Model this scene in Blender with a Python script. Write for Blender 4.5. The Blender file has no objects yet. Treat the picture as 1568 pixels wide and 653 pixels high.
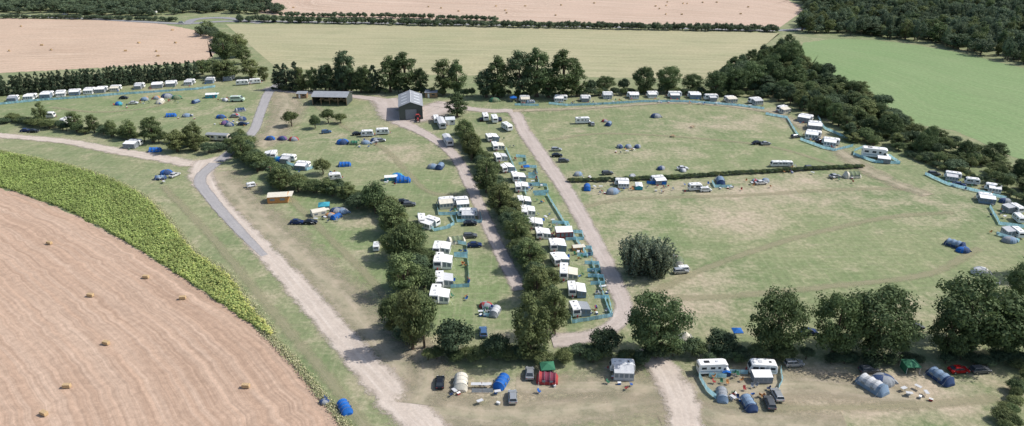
import bpy, math, random
import numpy as np
from mathutils import Vector
R=random.Random(7); RN=np.random.RandomState(7)
scene=bpy.context.scene
# ---------------- survey mapping: plan reference -> metres on the ground ----------------
F=1100.0; PIT=math.radians(24.2); H=95.0; CX,CY=784.0,326.5
cp,sp=math.cos(PIT),math.sin(PIT); VH=CY-F*math.tan(PIT)
def G(u,v):
    x=(u-CX)/F; y=-(v-CY)/F
    dy=cp+y*sp; dz=-sp+y*cp
    t=H/-dz
    return (x*t,dy*t)
def S(v): return (v-VH)*cp/H
def DEP(v): return PIT+math.atan((v-CY)/F)
# ---------------- materials ----------------
MATS={}
def nd(nt,t,**kw):
    n=nt.nodes.new(t)
    for k,v in kw.items(): setattr(n,k,v)
    return n
def base(name,rough=0.9):
    m=bpy.data.materials.new(name); m.use_nodes=True; nt=m.node_tree
    b=nt.nodes['Principled BSDF']; b.inputs['Roughness'].default_value=rough
    try: b.inputs['Specular IOR Level'].default_value=0.25
    except: pass
    return m,nt,b
def L(nt,a,b): nt.links.new(a,b)
def math_(nt,op,a,b=None,clamp=False):
    n=nd(nt,'ShaderNodeMath',operation=op); n.use_clamp=clamp
    for i,x in enumerate([a,b]):
        if x is None: continue
        if isinstance(x,(int,float)): n.inputs[i].default_value=x
        else: L(nt,x,n.inputs[i])
    return n.outputs[0]
def mix(nt,f,a,b,bt='MIX'):
    n=nd(nt,'ShaderNodeMix',data_type='RGBA',blend_type=bt)
    if isinstance(f,(int,float)): n.inputs[0].default_value=f
    else: L(nt,f,n.inputs[0])
    for i,x in ((6,a),(7,b)):
        if isinstance(x,tuple): n.inputs[i].default_value=(*x[:3],1)
        else: L(nt,x,n.inputs[i])
    return n.outputs[2]
def noise(nt,vec,scale,detail=4,rough=0.55,dist=0):
    n=nd(nt,'ShaderNodeTexNoise'); n.inputs['Scale'].default_value=scale
    n.inputs['Detail'].default_value=detail; n.inputs['Roughness'].default_value=rough
    n.inputs['Distortion'].default_value=dist
    if vec is not None: L(nt,vec,n.inputs['Vector'])
    return n.outputs['Fac']
def rng(nt,x,a,b,c=0.0,d=1.0):
    n=nd(nt,'ShaderNodeMapRange'); n.inputs[1].default_value=a;n.inputs[2].default_value=b
    n.inputs[3].default_value=c;n.inputs[4].default_value=d; L(nt,x,n.inputs[0]); return n.outputs[0]
def mapping(nt,vec,scale=(1,1,1),rot=0):
    n=nd(nt,'ShaderNodeMapping'); n.inputs['Scale'].default_value=scale
    n.inputs['Rotation'].default_value=(0,0,rot); L(nt,vec,n.inputs['Vector']); return n.outputs[0]
def rgbval(nt,col,f):  # multiply colour by scalar socket
    c=nd(nt,'ShaderNodeCombineColor'); 
    for i in range(3): L(nt,f,c.inputs[i])
    return mix(nt,1.0,col,c.outputs[0],'MULTIPLY')
def paint(name,col,rough=0.6,var=0.12,scale=3.0,metal=0.0,stripe=None,cloth=0):
    if name in MATS: return MATS[name]
    m,nt,b=base(name,rough); b.inputs['Metallic'].default_value=metal
    tc=nd(nt,'ShaderNodeTexCoord').outputs['Object']
    f=rng(nt,noise(nt,tc,scale,5),0.3,0.7,1-var,1+var)
    c=rgbval(nt,col,f)
    if stripe:
        w=nd(nt,'ShaderNodeTexWave'); w.inputs['Scale'].default_value=stripe[1]; w.bands_direction=stripe[2]
        L(nt,tc,w.inputs['Vector']); c=mix(nt,math_(nt,'MULTIPLY',w.outputs['Fac'],0.6),c,stripe[0])
    L(nt,c,b.inputs['Base Color'])
    if cloth:
        t=nd(nt,'ShaderNodeBsdfTranslucent'); L(nt,c,t.inputs[0]); ms=nd(nt,'ShaderNodeMixShader'); ms.inputs[0].default_value=cloth
        L(nt,b.outputs[0],ms.inputs[1]); L(nt,t.outputs[0],ms.inputs[2]); L(nt,ms.outputs[0],nt.nodes['Material Output'].inputs['Surface'])
    MATS[name]=m; return m
def pos(nt): return nd(nt,'ShaderNodeNewGeometry').outputs['Position']
def bump(nt,b,h,strength=0.4,dist=0.1):
    n=nd(nt,'ShaderNodeBump'); n.inputs['Strength'].default_value=strength; n.inputs['Distance'].default_value=dist
    L(nt,h,n.inputs['Height']); L(nt,n.outputs[0],b.inputs['Normal'])
def ground_material():
    m,nt,b=base('grassland',1.0); p=pos(nt)
    n1=noise(nt,p,0.016,3,.6,.6); n2=noise(nt,p,0.11,4,.6,.4); n3=noise(nt,p,0.75,6,.7); n4=noise(nt,p,3.5,3,.7)
    w=nd(nt,'ShaderNodeAttribute',attribute_name='wear').outputs['Fac']
    l=nd(nt,'ShaderNodeAttribute',attribute_name='lush').outputs['Fac']
    f=math_(nt,'ADD',math_(nt,'MULTIPLY',n1,.45),math_(nt,'MULTIPLY',n2,.55))
    c=mix(nt,rng(nt,f,.38,.62),(.165,.208,.098),(.262,.268,.150))
    c=mix(nt,math_(nt,'MULTIPLY',l,.8),c,(.145,.228,.082))
    # streaky mowing / tyre marks
    st=noise(nt,mapping(nt,p,(.9,.05,1),math.radians(24)),1.0,3,.6)
    c=mix(nt,rng(nt,st,.5,.75,0,.45),c,(.335,.32,.20))
    st2=noise(nt,mapping(nt,p,(.04,.7,1),math.radians(10)),1.0,3,.6)
    c=mix(nt,rng(nt,st2,.52,.75,0,.45),c,(.345,.32,.21))
    n5=noise(nt,p,.3,5,.65)
    c=mix(nt,rng(nt,n5,.52,.7,0,.5),c,(.13,.178,.078))
    ff=math_(nt,'ADD',w,math_(nt,'ADD',math_(nt,'MULTIPLY',math_(nt,'SUBTRACT',n2,.5),1.7),math_(nt,'MULTIPLY',math_(nt,'SUBTRACT',n3,.5),1.2)))
    c=mix(nt,rng(nt,ff,.15,.95,0,.9),c,(.43,.355,.265))
    c=rgbval(nt,c,rng(nt,n3,.25,.75,.70,1.30)); c=rgbval(nt,c,rng(nt,n4,.25,.75,.76,1.24))
    L(nt,c,b.inputs['Base Color']); bump(nt,b,n3,.5,.25); return m
def field_material(name,c1,c2,c3,rot=0,tram=True,sc=1.0,amp=1.0):
    m,nt,b=base(name,1.0); p=pos(nt); uv=nd(nt,'ShaderNodeTexCoord').outputs['UV']
    st=noise(nt,mapping(nt,uv,(.012*sc,.45*sc,1),rot),1.0,5,.65)
    st2=noise(nt,mapping(nt,uv,(.03*sc,1.7*sc,1),rot),1.0,3,.6)
    n1=noise(nt,p,.02,4,.6,.5); n3=noise(nt,p,.6,6,.7); n4=noise(nt,p,3.,3,.7)
    c=mix(nt,rng(nt,n1,.35,.65),c1,c2)
    c=mix(nt,rng(nt,st,.42,.66,0,.75*amp),c,c3)
    c=rgbval(nt,c,rng(nt,st2,.3,.7,1-.17*amp,1+.13*amp))
    if tram:
        w=nd(nt,'ShaderNodeTexWave'); w.bands_direction='Y'; w.inputs['Scale'].default_value=.05*sc; w.inputs['Distortion'].default_value=.25
        w.inputs['Detail'].default_value=2; w.inputs['Detail Scale'].default_value=.05
        L(nt,mapping(nt,uv,(1,1,1),rot),w.inputs['Vector'])
        c=mix(nt,rng(nt,w.outputs['Fac'],.93,1.0,0,.45*amp),c,tuple(x*1.25 for x in c1))
    c=rgbval(nt,c,rng(nt,n3,.25,.75,.78,1.22)); c=rgbval(nt,c,rng(nt,n4,.25,.75,.84,1.16))
    L(nt,c,b.inputs['Base Color']); bump(nt,b,n3,.4,.2); return m
def track_material(name,c1,c2,rut,edge0=.5,edge1=.85,amp=.9,strength=1.0):
    m,nt,b=base(name,1.0); p=pos(nt)
    uv=nd(nt,'ShaderNodeTexCoord').outputs['UV']; sx=nd(nt,'ShaderNodeSeparateXYZ'); L(nt,uv,sx.inputs[0])
    au=math_(nt,'ABSOLUTE',sx.outputs[0])
    n2=noise(nt,p,.22,5,.65); n3=noise(nt,p,1.4,5,.7); n4=noise(nt,p,5,2,.6)
    c=mix(nt,rng(nt,n2,.35,.65),c1,c2)
    # wheel ruts
    cmb=nd(nt,'ShaderNodeCombineXYZ'); L(nt,math_(nt,'MULTIPLY',sx.outputs[0],5.0),cmb.inputs[0]); L(nt,math_(nt,'MULTIPLY',sx.outputs[1],.05),cmb.inputs[1])
    st=noise(nt,cmb.outputs[0],1.0,4,.6)
    c=mix(nt,rng(nt,st,.45,.7,0,.7),c,rut)
    c=rgbval(nt,c,rng(nt,n3,.25,.75,.84,1.14)); c=rgbval(nt,c,rng(nt,n4,.25,.75,.9,1.1))
    L(nt,c,b.inputs['Base Color'])
    e=math_(nt,'ADD',au,math_(nt,'ADD',math_(nt,'MULTIPLY',math_(nt,'SUBTRACT',n2,.5),amp),math_(nt,'MULTIPLY',math_(nt,'SUBTRACT',n3,.5),amp*.8)))
    k=rng(nt,e,edge0,edge1,1-strength,1)
    k=math_(nt,'MAXIMUM',k,rng(nt,au,.9,1.0))
    tr=nd(nt,'ShaderNodeBsdfTransparent'); ms=nd(nt,'ShaderNodeMixShader'); L(nt,k,ms.inputs[0]); L(nt,b.outputs[0],ms.inputs[1]); L(nt,tr.outputs[0],ms.inputs[2])
    L(nt,ms.outputs[0],nt.nodes['Material Output'].inputs['Surface']); return m
def leaf_material(name,dark,light,yell):
    m,nt,b=base(name,.8)
    k=1.30
    dark,light,yell=[tuple(x*k for x in c) for c in (dark,light,yell)]
    a=nd(nt,'ShaderNodeAttribute',attribute_name='tone').outputs['Fac']
    oi=nd(nt,'ShaderNodeObjectInfo').outputs['Random']
    c=mix(nt,a,dark,light)
    c=mix(nt,rng(nt,oi,.35,1,0,.55),c,yell)
    r2=math_(nt,'FRACT',math_(nt,'MULTIPLY',oi,37.3))
    c=rgbval(nt,c,rng(nt,r2,0,1,.75,1.25))
    L(nt,c,b.inputs['Base Color'])
    t=nd(nt,'ShaderNodeBsdfTranslucent'); L(nt,c,t.inputs[0])
    ms=nd(nt,'ShaderNodeMixShader'); ms.inputs[0].default_value=.28; L(nt,b.outputs[0],ms.inputs[1]); L(nt,t.outputs[0],ms.inputs[2])
    L(nt,ms.outputs[0],nt.nodes['Material Output'].inputs['Surface']); return m
BARK=paint('bark',(.12,.09,.065),.95,.3)
LF=dict(oak=leaf_material('oak_leaves',(.055,.085,.038),(.11,.152,.066),(.10,.135,.052)),
 mixed=leaf_material('mixed_leaves',(.07,.10,.042),(.15,.188,.078),(.15,.158,.062)),
 dark=leaf_material('dark_leaves',(.048,.076,.042),(.09,.128,.068),(.08,.11,.055)),
 conifer=leaf_material('conifer_leaves',(.045,.07,.044),(.08,.11,.064),(.075,.10,.054)),
 willow=leaf_material('willow_leaves',(.12,.155,.105),(.20,.24,.17),(.18,.21,.13)),
 far=leaf_material('hazed_woodland_leaves',(.064,.094,.062),(.118,.155,.088),(.105,.138,.072)))  # far trees: distance haze painted into the leaf colour, bluer and lighter
# ---------------- mesh builder ----------------
class MB:
    def __init__(s): s.v=[];s.f=[];s.m=[];s.mats=[]
    def mi(s,mat):
        if mat not in s.mats: s.mats.append(mat)
        return s.mats.index(mat)
    def add(s,vs,fs,mat):
        o=len(s.v); s.v+=[tuple(v) for v in vs]; k=s.mi(mat)
        for f in fs: s.f.append(tuple(i+o for i in f)); s.m.append(k)
    def hexa(s,b,t,mat):
        s.add(b+t,[(3,2,1,0),(4,5,6,7),(0,1,5,4),(1,2,6,5),(2,3,7,6),(3,0,4,7)],mat)
    def box(s,cx,cy,cz,sx,sy,sz,mat):
        x0,x1,y0,y1,z0,z1=cx-sx/2,cx+sx/2,cy-sy/2,cy+sy/2,cz-sz/2,cz+sz/2
        s.hexa([(x0,y0,z0),(x1,y0,z0),(x1,y1,z0),(x0,y1,z0)],[(x0,y0,z1),(x1,y0,z1),(x1,y1,z1),(x0,y1,z1)],mat)
    def frus(s,b,zb,t,zt,mat): # b=(x0,x1,y0,y1)
        q=lambda r,z:[(r[0],r[2],z),(r[1],r[2],z),(r[1],r[3],z),(r[0],r[3],z)]
        s.hexa(q(b,zb),q(t,zt),mat)
    def lofty(s,prof,slices,mat,cx=0,cz=0):
        n=len(prof);vs=[]
        for y,k in slices: vs+=[(cx+(x-cx)*k,y,cz+(z-cz)*k) for x,z in prof]
        fs=[tuple(range(n))[::-1],tuple(range((len(slices)-1)*n,len(slices)*n))]
        for j in range(len(slices)-1):
            for i in range(n):
                a=j*n+i;b=j*n+(i+1)%n; fs.append((a,b,b+n,a+n))
        s.add(vs,fs,mat)
    def cyl(s,p0,p1,r0,r1,n,mat):
        p0=Vector(p0);p1=Vector(p1);d=(p1-p0).normalized()
        a=d.orthogonal().normalized();b=d.cross(a);vs=[]
        for p,r in((p0,r0),(p1,r1)):
            for i in range(n):
                t=2*math.pi*i/n; vs.append(tuple(p+a*math.cos(t)*r+b*math.sin(t)*r))
        fs=[(i,(i+1)%n,n+(i+1)%n,n+i) for i in range(n)]+[tuple(range(n))[::-1],tuple(range(n,2*n))]
        s.add(vs,fs,mat)
    def mesh(s,name,smooth=False):
        me=bpy.data.meshes.new(name); me.from_pydata(s.v,[],s.f)
        for m in s.mats: me.materials.append(m)
        me.polygons.foreach_set('material_index',s.m)
        if smooth: me.polygons.foreach_set('use_smooth',[True]*len(s.f))
        me.update(); return me
def obj(name,me,loc=(0,0,0),rot=0,sc=(1,1,1),parent=None):
    o=bpy.data.objects.new(name,me); scene.collection.objects.link(o)
    o.location=loc; o.rotation_euler=(0,0,rot); o.scale=sc if isinstance(sc,tuple) else (sc,)*3
    if parent: o.parent=parent
    return o
def empty(name,loc=(0,0,0),rot=0):
    o=bpy.data.objects.new(name,None); scene.collection.objects.link(o); o.location=loc; o.rotation_euler=(0,0,rot); return o
# ---------------- curves / patches ----------------
def smooth(pts,step=3.0):
    P=[np.array(p,float) for p in pts]; P=[2*P[0]-P[1]]+P+[2*P[-1]-P[-2]]; out=[]
    for i in range(1,len(P)-2):
        n=max(2,int(np.linalg.norm(P[i+1][:2]-P[i][:2])/step))
        for k in range(n):
            t=k/n; out.append(.5*((2*P[i])+(-P[i-1]+P[i+1])*t+(2*P[i-1]-5*P[i]+4*P[i+1]-P[i+2])*t*t+(-P[i-1]+3*P[i]-3*P[i+1]+P[i+2])*t**3))
    out.append(P[-2]); return np.array(out)
def resample(P,n):
    d=np.r_[0,np.cumsum(np.linalg.norm(np.diff(P[:,:2],axis=0),axis=1))]; t=np.linspace(0,d[-1],n)
    return np.c_[np.interp(t,d,P[:,0]),np.interp(t,d,P[:,1])],d[-1]
def grid_mesh(name,V,nu,nv,uv,mat):
    f=[]
    for i in range(nu-1):
        for j in range(nv-1):
            a=i*nv+j; q=(a,a+nv,a+nv+1,a+1); f.append(q)
    me=bpy.data.meshes.new(name); me.from_pydata([tuple(v) for v in V],[],f)
    l=me.uv_layers.new(name='UVMap'); idx=np.array(f).reshape(-1); l.data.foreach_set('uv',np.array(uv)[idx].reshape(-1))
    me.materials.append(mat); me.update(); return me
Zc=[0.004]
def nz(): Zc[0]+=0.005; return Zc[0]
TRACKS=[]
def ribbon(name,pts,mat,w=5,wear=True):
    P=[(*G(p[0],p[1]),(p[2] if len(p)>2 else w)) for p in pts]; C=smooth(P,2.5)
    T=np.gradient(C[:,:2],axis=0); T/=np.linalg.norm(T,axis=1)[:,None]; Nn=np.c_[-T[:,1],T[:,0]]
    d=np.r_[0,np.cumsum(np.linalg.norm(np.diff(C[:,:2],axis=0),axis=1))]; z=nz(); V=[];uv=[]
    for i in range(len(C)):
        for k in (-1,-.5,0,.5,1):
            w2=C[i,2]*.5*1.5; q=C[i,:2]+Nn[i]*k*w2; V.append((q[0],q[1],z)); uv.append((k,d[i]))
    if wear: TRACKS.append(C)
    return obj(name,grid_mesh(name,V,len(C),5,uv,mat))
def patch(name,A,B,mat,nv=12,jit=.5,world=False):
    g=(lambda p:p) if world else (lambda p:G(*p))
    A=smooth([g(p) for p in A],3); B=smooth([g(p) for p in B],3); n=max(len(A),len(B),20)
    A,la=resample(A,n);B,lb=resample(B,n); z=nz()
    A=A+RN.normal(0,jit,A.shape);B=B+RN.normal(0,jit,B.shape)
    W=np.mean(np.linalg.norm(A-B,axis=1)); V=[];uv=[]
    for i in range(n):
        for j in range(nv):
            t=j/(nv-1); q=A[i]*(1-t)+B[i]*t; V.append((q[0],q[1],z)); uv.append((la*i/(n-1),W*t))
    return obj(name,grid_mesh(name,V,n,nv,uv,mat))
# fields
STUB=field_material('barley_stubble',(.43,.30,.215),(.375,.26,.185),(.52,.39,.295))
STUB2=field_material('barley_stubble_far',(.48,.35,.255),(.42,.31,.225),(.56,.44,.335),rot=.0)
STUB3=field_material('barley_stubble_hill',(.48,.355,.27),(.43,.32,.24),(.57,.455,.36),rot=math.radians(-38),sc=.6)
HAY=field_material('cut_hay',(.36,.335,.20),(.285,.29,.165),(.43,.39,.25),tram=False,sc=.7,amp=1.0)
PAST=field_material('pasture_grass',(.175,.262,.11),(.20,.272,.125),(.23,.29,.14),tram=False,sc=.5,amp=.6)
MAIZEG=field_material('maize_soil',(.13,.17,.05),(.16,.2,.06),(.2,.22,.08),tram=False)
Aw=[G(*p) for p in [(-160,245),(0,288),(60,308),(120,332),(215,385),(262,415),(330,460),(400,507),(440,545),(490,605),(530,655),(575,720)]]
patch('stubble_field',Aw,[(x-140,y-70) for x,y in Aw],STUB,60,.35,world=True)
MA=[(-160,205),(0,233),(110,256),(175,278),(225,306),(262,345),(295,385),(345,420),(380,465),(417,512)]
MBp=[(-160,245),(0,287),(60,307),(120,331),(215,384),(262,414),(330,459),(370,487),(400,506),(414,516)]
patch('maize_field_soil',MA,MBp,MAIZEG,12,.3)
patch('stubble_field',[(-250,20),(0,28),(200,33),(290,45),(335,60)],[(-250,125),(0,112),(150,104),(300,95),(333,80)],STUB2,30,.5)
patch('hay_field',[(345,37),(500,38),(830,42),(1165,50),(1190,52)],[(425,104),(560,112),(830,118),(1010,120),(1110,122)],HAY,40,.5)
patch('stubble_field',[(300,-45),(395,2),(430,24),(830,34),(1195,42)],[(420,-60),(600,-50),(900,-40),(1150,-12),(1235,12)],STUB3,40,.8)
patch('pasture_field',[(1228,66),(1300,60),(1420,72),(1600,112),(1900,180)],[(1228,84),(1262,108),(1345,152),(1392,188),(1460,200),(1545,238),(1620,270),(1760,330)],PAST,40,.5)
# tracks
DUST=track_material('dusty_track',(.52,.445,.375),(.45,.385,.325),(.62,.55,.48))
DUSTY=track_material('worn_earth',(.37,.315,.225),(.30,.285,.19),(.46,.39,.295),.05,1.0,1.7)
PAVE=track_material('tarmac_lane',(.34,.325,.32),(.30,.29,.29),(.40,.385,.37),.55,.75,.35)
PINK=track_material('gravel_lane',(.45,.385,.34),(.39,.335,.295),(.52,.46,.415),.5,.8,.6)
ROAD=track_material('tarmac_road',(.26,.26,.265),(.24,.24,.245),(.3,.3,.3),.6,.7,.1)
TYRE=track_material('tyre_worn_grass',(.36,.33,.21),(.31,.30,.18),(.42,.37,.26),.3,.9,1.2,.55)
ribbon('worn_verge',[(330,265,12),(390,330,13),(450,385,12),(520,455,12),(585,530,13),(650,600,15),(730,680,16)],DUSTY)
ribbon('worn_verge',[(640,628,9),(760,638,10),(900,625,10),(1010,605,13),(1120,640,10),(1300,660,8)],DUSTY)
ribbon('worn_verge',[(790,590,6),(860,592,7),(960,592,8),(1100,600,10),(1240,590,9),(1400,610,7)],DUSTY)
ribbon('worn_verge',[(425,135,10),(440,160,14),(430,190,12),(400,225,10)],DUSTY)
for pts in [[(965,470),(1060,420),(1200,370),(1350,335),(1460,325)],[(880,320),(960,305),(1120,300),(1300,290),(1400,290)],[(980,455),(1100,455),(1260,440),(1420,420),(1500,380)],[(840,215),(920,205),(1040,210),(1180,225),(1300,260)],[(1020,590),(1120,620),(1260,625),(1420,620),(1530,610)],[(470,150),(520,190),(590,230),(650,290),(700,300)],[(440,300),(500,360),(560,420),(600,470)],[(270,150),(230,165),(150,172),(80,165)],[(250,285),(330,370),(420,480),(520,600),(570,670)]]:
    ribbon('tyre_worn_grass',[(*p,2.6) for p in pts],TYRE,wear=False)
ribbon('dirt_track',[(-150,196,5),(0,208,5),(100,217,5),(180,232,5.5),(250,243,6),(300,251,6.5),(352,240,5)],DUST)
ribbon('dirt_track',[(318,245,8),(308,268,8),(332,306,5.2),(372,350,5.5),(420,400,5.5),(470,455,6),(530,525,6.5),(590,592,7),(640,645,7.5),(700,710,8)],DUST)
ribbon('tarmac_lane',[(330,250,5),(306,275,4.2),(328,310,3.6),(368,355,3),(405,392,2)],PAVE)
ribbon('tarmac_lane',[(335,248,4.5),(385,205,4.5),(400,170,4.5),(412,142,5),(428,128,5)],PAVE)
ribbon('gravel_lane',[(405,136,5),(470,143,5),(550,149,6),(600,157,8)],PINK)
ribbon('gravel_yard',[(590,152,14),(618,180,18),(655,172,20),(690,158,14)],PINK)
ribbon('gravel_lane',[(610,186,8),(655,208,5),(695,238,4.5),(720,285,4.2),(745,340,4),(773,400,4),(797,445,4)],PINK)
ribbon('gravel_lane',[(660,160,6),(745,170,6),(785,172,6),(803,202,6),(832,243,6),(862,285,5.5),(890,332,5.2),(918,385,5),(944,440,4.8),(955,478,4.5),(932,505,4.5),(890,518,5),(845,522,6)],PINK)
ribbon('grass_track',[(785,170,5),(900,166,4),(1020,158,4),(1110,162,4),(1180,172,4)],DUSTY,)
ribbon('worn_verge',[(1180,170,6),(1240,200,6),(1330,262,7),(1420,300,5)],DUSTY)
ribbon('worn_verge',[(640,520,5),(655,575,7),(640,620,8)],DUSTY)
ribbon('dirt_track',[(985,535,5),(1015,565,6),(1035,600,7),(1050,640,6),(1055,700,6)],DUST)
ribbon('country_road',[(-200,22,7),(0,24,7),(150,30,7),(260,36,7),(300,36,7),(370,33,7),(600,36,7),(1000,43,7),(1190,47,7),(1260,40,6)],ROAD,wear=False)
ribbon('country_road',[(285,38,7),(300,30,8),(345,28,8),(400,36,7)],ROAD,wear=False)
# base ground with wear / lush maps
xs=np.r_[-9000,-4000,-2000,-1000,-700,np.arange(-520,521,2.6),700,1000,2000,4000,9000]
ys=np.r_[-6000,-2000,-500,0,60,np.arange(95,640,2.4),np.arange(650,1000,10),1500,3000,9000]
X,Y=np.meshgrid(xs,ys,indexing='ij'); wear=np.zeros(X.shape); lush=np.zeros(X.shape)
def blob(A,u,v,r,s,e=1.0):
    x,y=G(u,v); A+= s*np.exp(-(((X-x)/(r*e))**2+((Y-y)/r)**2))
for b in [(1130,340,10,.75,1.5),(1060,470,10,.6,1.5),(1240,275,8,.6,2.5),(1180,300,9,.4,2),(545,395,7,.55,1),(545,340,8,.45,1),(1065,195,14,.45,2),(430,165,14,.5,1.2),(560,190,12,.35,1.5),(500,215,12,.35,1.5),
  (640,240,12,.3,1.2),(600,235,10,.4,1),(1180,590,9,.6,2.2),(1340,600,10,.5,2),(950,600,9,.4,2),(760,600,7,.5,2.5),(1440,600,9,.45,2),(1090,420,12,.35,1.5),(960,230,10,.3,2),(1050,310,14,.4,2),(1160,185,14,.35,2),
  (660,600,6,.5,1),(240,140,14,.2,2),(880,330,7,.35,1),(1350,320,16,.3,2),(1260,610,12,.3,2),(760,520,5,.4,1),(620,225,8,.3,1),(1460,300,12,.3,2),(930,285,8,.3,3),(1100,290,8,.3,4),(300,170,12,.3,2),(960,360,14,.35,.8),(1010,460,12,.3,1),(1420,480,10,.35,2),(850,610,8,.3,2),(1040,235,14,.3,1.5),(870,200,10,.35,1),
  (260,300,10,.2,1),(330,380,9,.2,1),(400,460,8,.22,1),(470,560,8,.2,1),(530,640,8,.2,1),(940,310,9,.3,1)]: blob(wear,*b)
for b in [(530,370,14,.7,1),(700,420,10,.6,1),(640,280,14,.35,1.5),(900,420,10,.6,.7),(1300,350,20,.25,2),(1250,220,20,.25,2),(840,300,9,.6,.6),(460,310,9,.5,1.5),(1000,340,20,.3,1),(760,440,9,.5,.6),(610,420,12,.5,1),(180,165,20,.4,2.5),(560,480,9,.4,1),(1330,420,18,.3,2),(1150,240,18,.2,3),(700,480,8,.6,1)]: blob(lush,*b)
for C in TRACKS:
    for c in C[::2]:
        x0,y0,w=c; r=w*.5+3.0
        ix=np.where(abs(xs-x0)<r*2.2)[0]; iy=np.where(abs(ys-y0)<r*2.2)[0]
        if len(ix) and len(iy):
            s=np.ix_(ix,iy); k=.42*np.exp(-(((X[s]-x0)**2+(Y[s]-y0)**2)/r**2)); wear[s]=np.maximum(wear[s],k)
wear=np.clip(wear,0,1);lush=np.clip(lush,0,1)
nx,ny=X.shape; V=np.stack([X,Y,np.zeros_like(X)],-1).reshape(-1,3)
I=np.arange(nx*ny).reshape(nx,ny); Fq=np.stack([I[:-1,:-1],I[1:,:-1],I[1:,1:],I[:-1,1:]],-1).reshape(-1,4)
me=bpy.data.meshes.new('ground'); me.from_pydata(V.tolist(),[],Fq.tolist())
for nme,A in(('wear',wear),('lush',lush)):
    a=me.attributes.new(nme,'FLOAT','POINT'); a.data.foreach_set('value',A.reshape(-1).astype(np.float32))
me.materials.append(ground_material()); obj('ground',me)
# ---------------- vegetation ----------------
def leafmesh(name,C,Nn,S_,tone,mat,mb=None):
    n=len(C); t=np.cross(Nn,RN.normal(size=(n,3))); t/=np.linalg.norm(t,axis=1)[:,None]+1e-9; b=np.cross(Nn,t)
    S_=S_[:,None]; V=np.stack([C-t*S_,C+b*S_*.62,C+t*S_,C-b*S_*.62],1).reshape(-1,3)
    Fc=np.arange(n*4).reshape(n,4)
    tv=[];tf=[];
    if mb: tv=mb.v; tf=mb.f
    o=len(V); allv=V.tolist()+[list(v) for v in tv]; allf=Fc.tolist()+[[i+o for i in f] for f in tf]
    me=bpy.data.meshes.new(name); me.from_pydata(allv,[],allf); me.materials.append(mat); me.materials.append(BARK)
    me.polygons.foreach_set('material_index',[0]*n+[1]*len(tf))
    a=me.attributes.new('tone','FLOAT','FACE'); a.data.foreach_set('value',np.r_[tone,np.zeros(len(tf))].astype(np.float32))
    me.update(); return me
def unit(n):
    v=RN.normal(size=(n,3)); return v/np.linalg.norm(v,axis=1)[:,None]
def crown(kind,mat,r,h,z0,nc,nl,ls,cr,name):
    mb=MB(); cl=[]
    zc=(z0+h)/2; rz=(h-z0)/2
    lop=RN.uniform(.8,1.15,8)
    for i in range(nc):
        d=unit(1)[0]; q=RN.uniform(.35,1)**.5
        if kind=='shrub': d[2]=abs(d[2])*1.0-.25
        az=int((math.atan2(d[1],d[0])+math.pi)/(2*math.pi)*7.99)
        k=lop[az]
        zz=zc+d[2]*q*(rz-cr*.6)
        taper=1.0
        if kind=='conifer': zz=z0+(h-z0)*RN.uniform(0,1); taper=max(.12,1-((zz-z0)/(h-z0))**1.8*.85)
        if kind=='tall': taper=1.0-.35*max(0,(zz-zc)/rz)
        rr=(r-cr*.7)*q*k*taper
        if kind=='conifer':
            a=RN.uniform(0,6.28); cl.append((math.cos(a)*rr,math.sin(a)*rr,zz))
        else: cl.append((d[0]*rr,d[1]*rr,zz))
    cl=np.array(cl); Cs=[];Ns=[];Ss=[];To=[]
    for c in cl:
        cc=cr*RN.uniform(.6,1.25)
        if kind=='conifer': cc*=max(.45,1-((c[2]-z0)/(h-z0))**2*.6)
        n=unit(nl); rad=cc*RN.uniform(.5,1.12,nl)[:,None]
        P=c+n*rad*np.array([1,1,.75]); P[:,2]=np.maximum(P[:,2],.12)
        out=n+.55*unit(nl)+np.array([0,0,.15]); out/=np.linalg.norm(out,axis=1)[:,None]
        Cs.append(P);Ns.append(out);Ss.append(ls*RN.uniform(.55,1.25,nl)); To.append(np.clip(RN.uniform(.05,.95)+RN.normal(0,.2,nl),0,1))
    # trunk and limbs
    tr=max(.12,h*.028)
    mb.cyl((0,0,0),(0,0,max(z0,.8)),tr*1.5,tr,8,BARK); mb.cyl((0,0,max(z0,.8)),(0.1,0,h*.75),tr,tr*.3,7,BARK)
    for c in cl[:10]:
        mb.cyl((0,0,min(max(z0,.5)+RN.uniform(0,.25)*h,c[2])),tuple(c),tr*.5,tr*.12,5,BARK)
    return (leafmesh(name,np.concatenate(Cs),np.concatenate(Ns),np.concatenate(Ss),np.concatenate(To),mat,mb),r,h)
def willowproto(name):
    mb=MB(); Cs=[];Ns=[];Ss=[];To=[]
    for i in range(80):
        a=RN.uniform(0,6.28);lean=RN.uniform(0,.55);L_=RN.uniform(4,6.5);b=np.array([math.cos(a)*RN.uniform(0,1.8),math.sin(a)*RN.uniform(0,1.8),.1])
        d=np.array([math.cos(a)*math.sin(lean),math.sin(a)*math.sin(lean),math.cos(lean)]); tip=b+d*L_
        mb.cyl(tuple(b),tuple(tip),.07,.02,4,BARK)
        n=80;t=RN.uniform(.1,1,n)[:,None]; P=b+d*L_*t+RN.normal(0,.33,(n,3))*(1.1-t*.6); P[:,2]=np.maximum(P[:,2],.1)
        nn=unit(n)+np.array([d[0],d[1],.2])*.8; nn/=np.linalg.norm(nn,axis=1)[:,None]
        Cs.append(P);Ns.append(nn);Ss.append(RN.uniform(.14,.28,n));To.append(np.clip(RN.uniform(.2,.9)+RN.normal(0,.15,n),0,1))
    return (leafmesh(name,np.concatenate(Cs),np.concatenate(Ns),np.concatenate(Ss),np.concatenate(To),LF['willow'],mb),3.6,6.0)
PR={}
PR['oak']=[crown('oak',LF['oak'],5.8,11.5,.5,84,120,.235,1.4,'oak_crown') for _ in range(5)]
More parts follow.
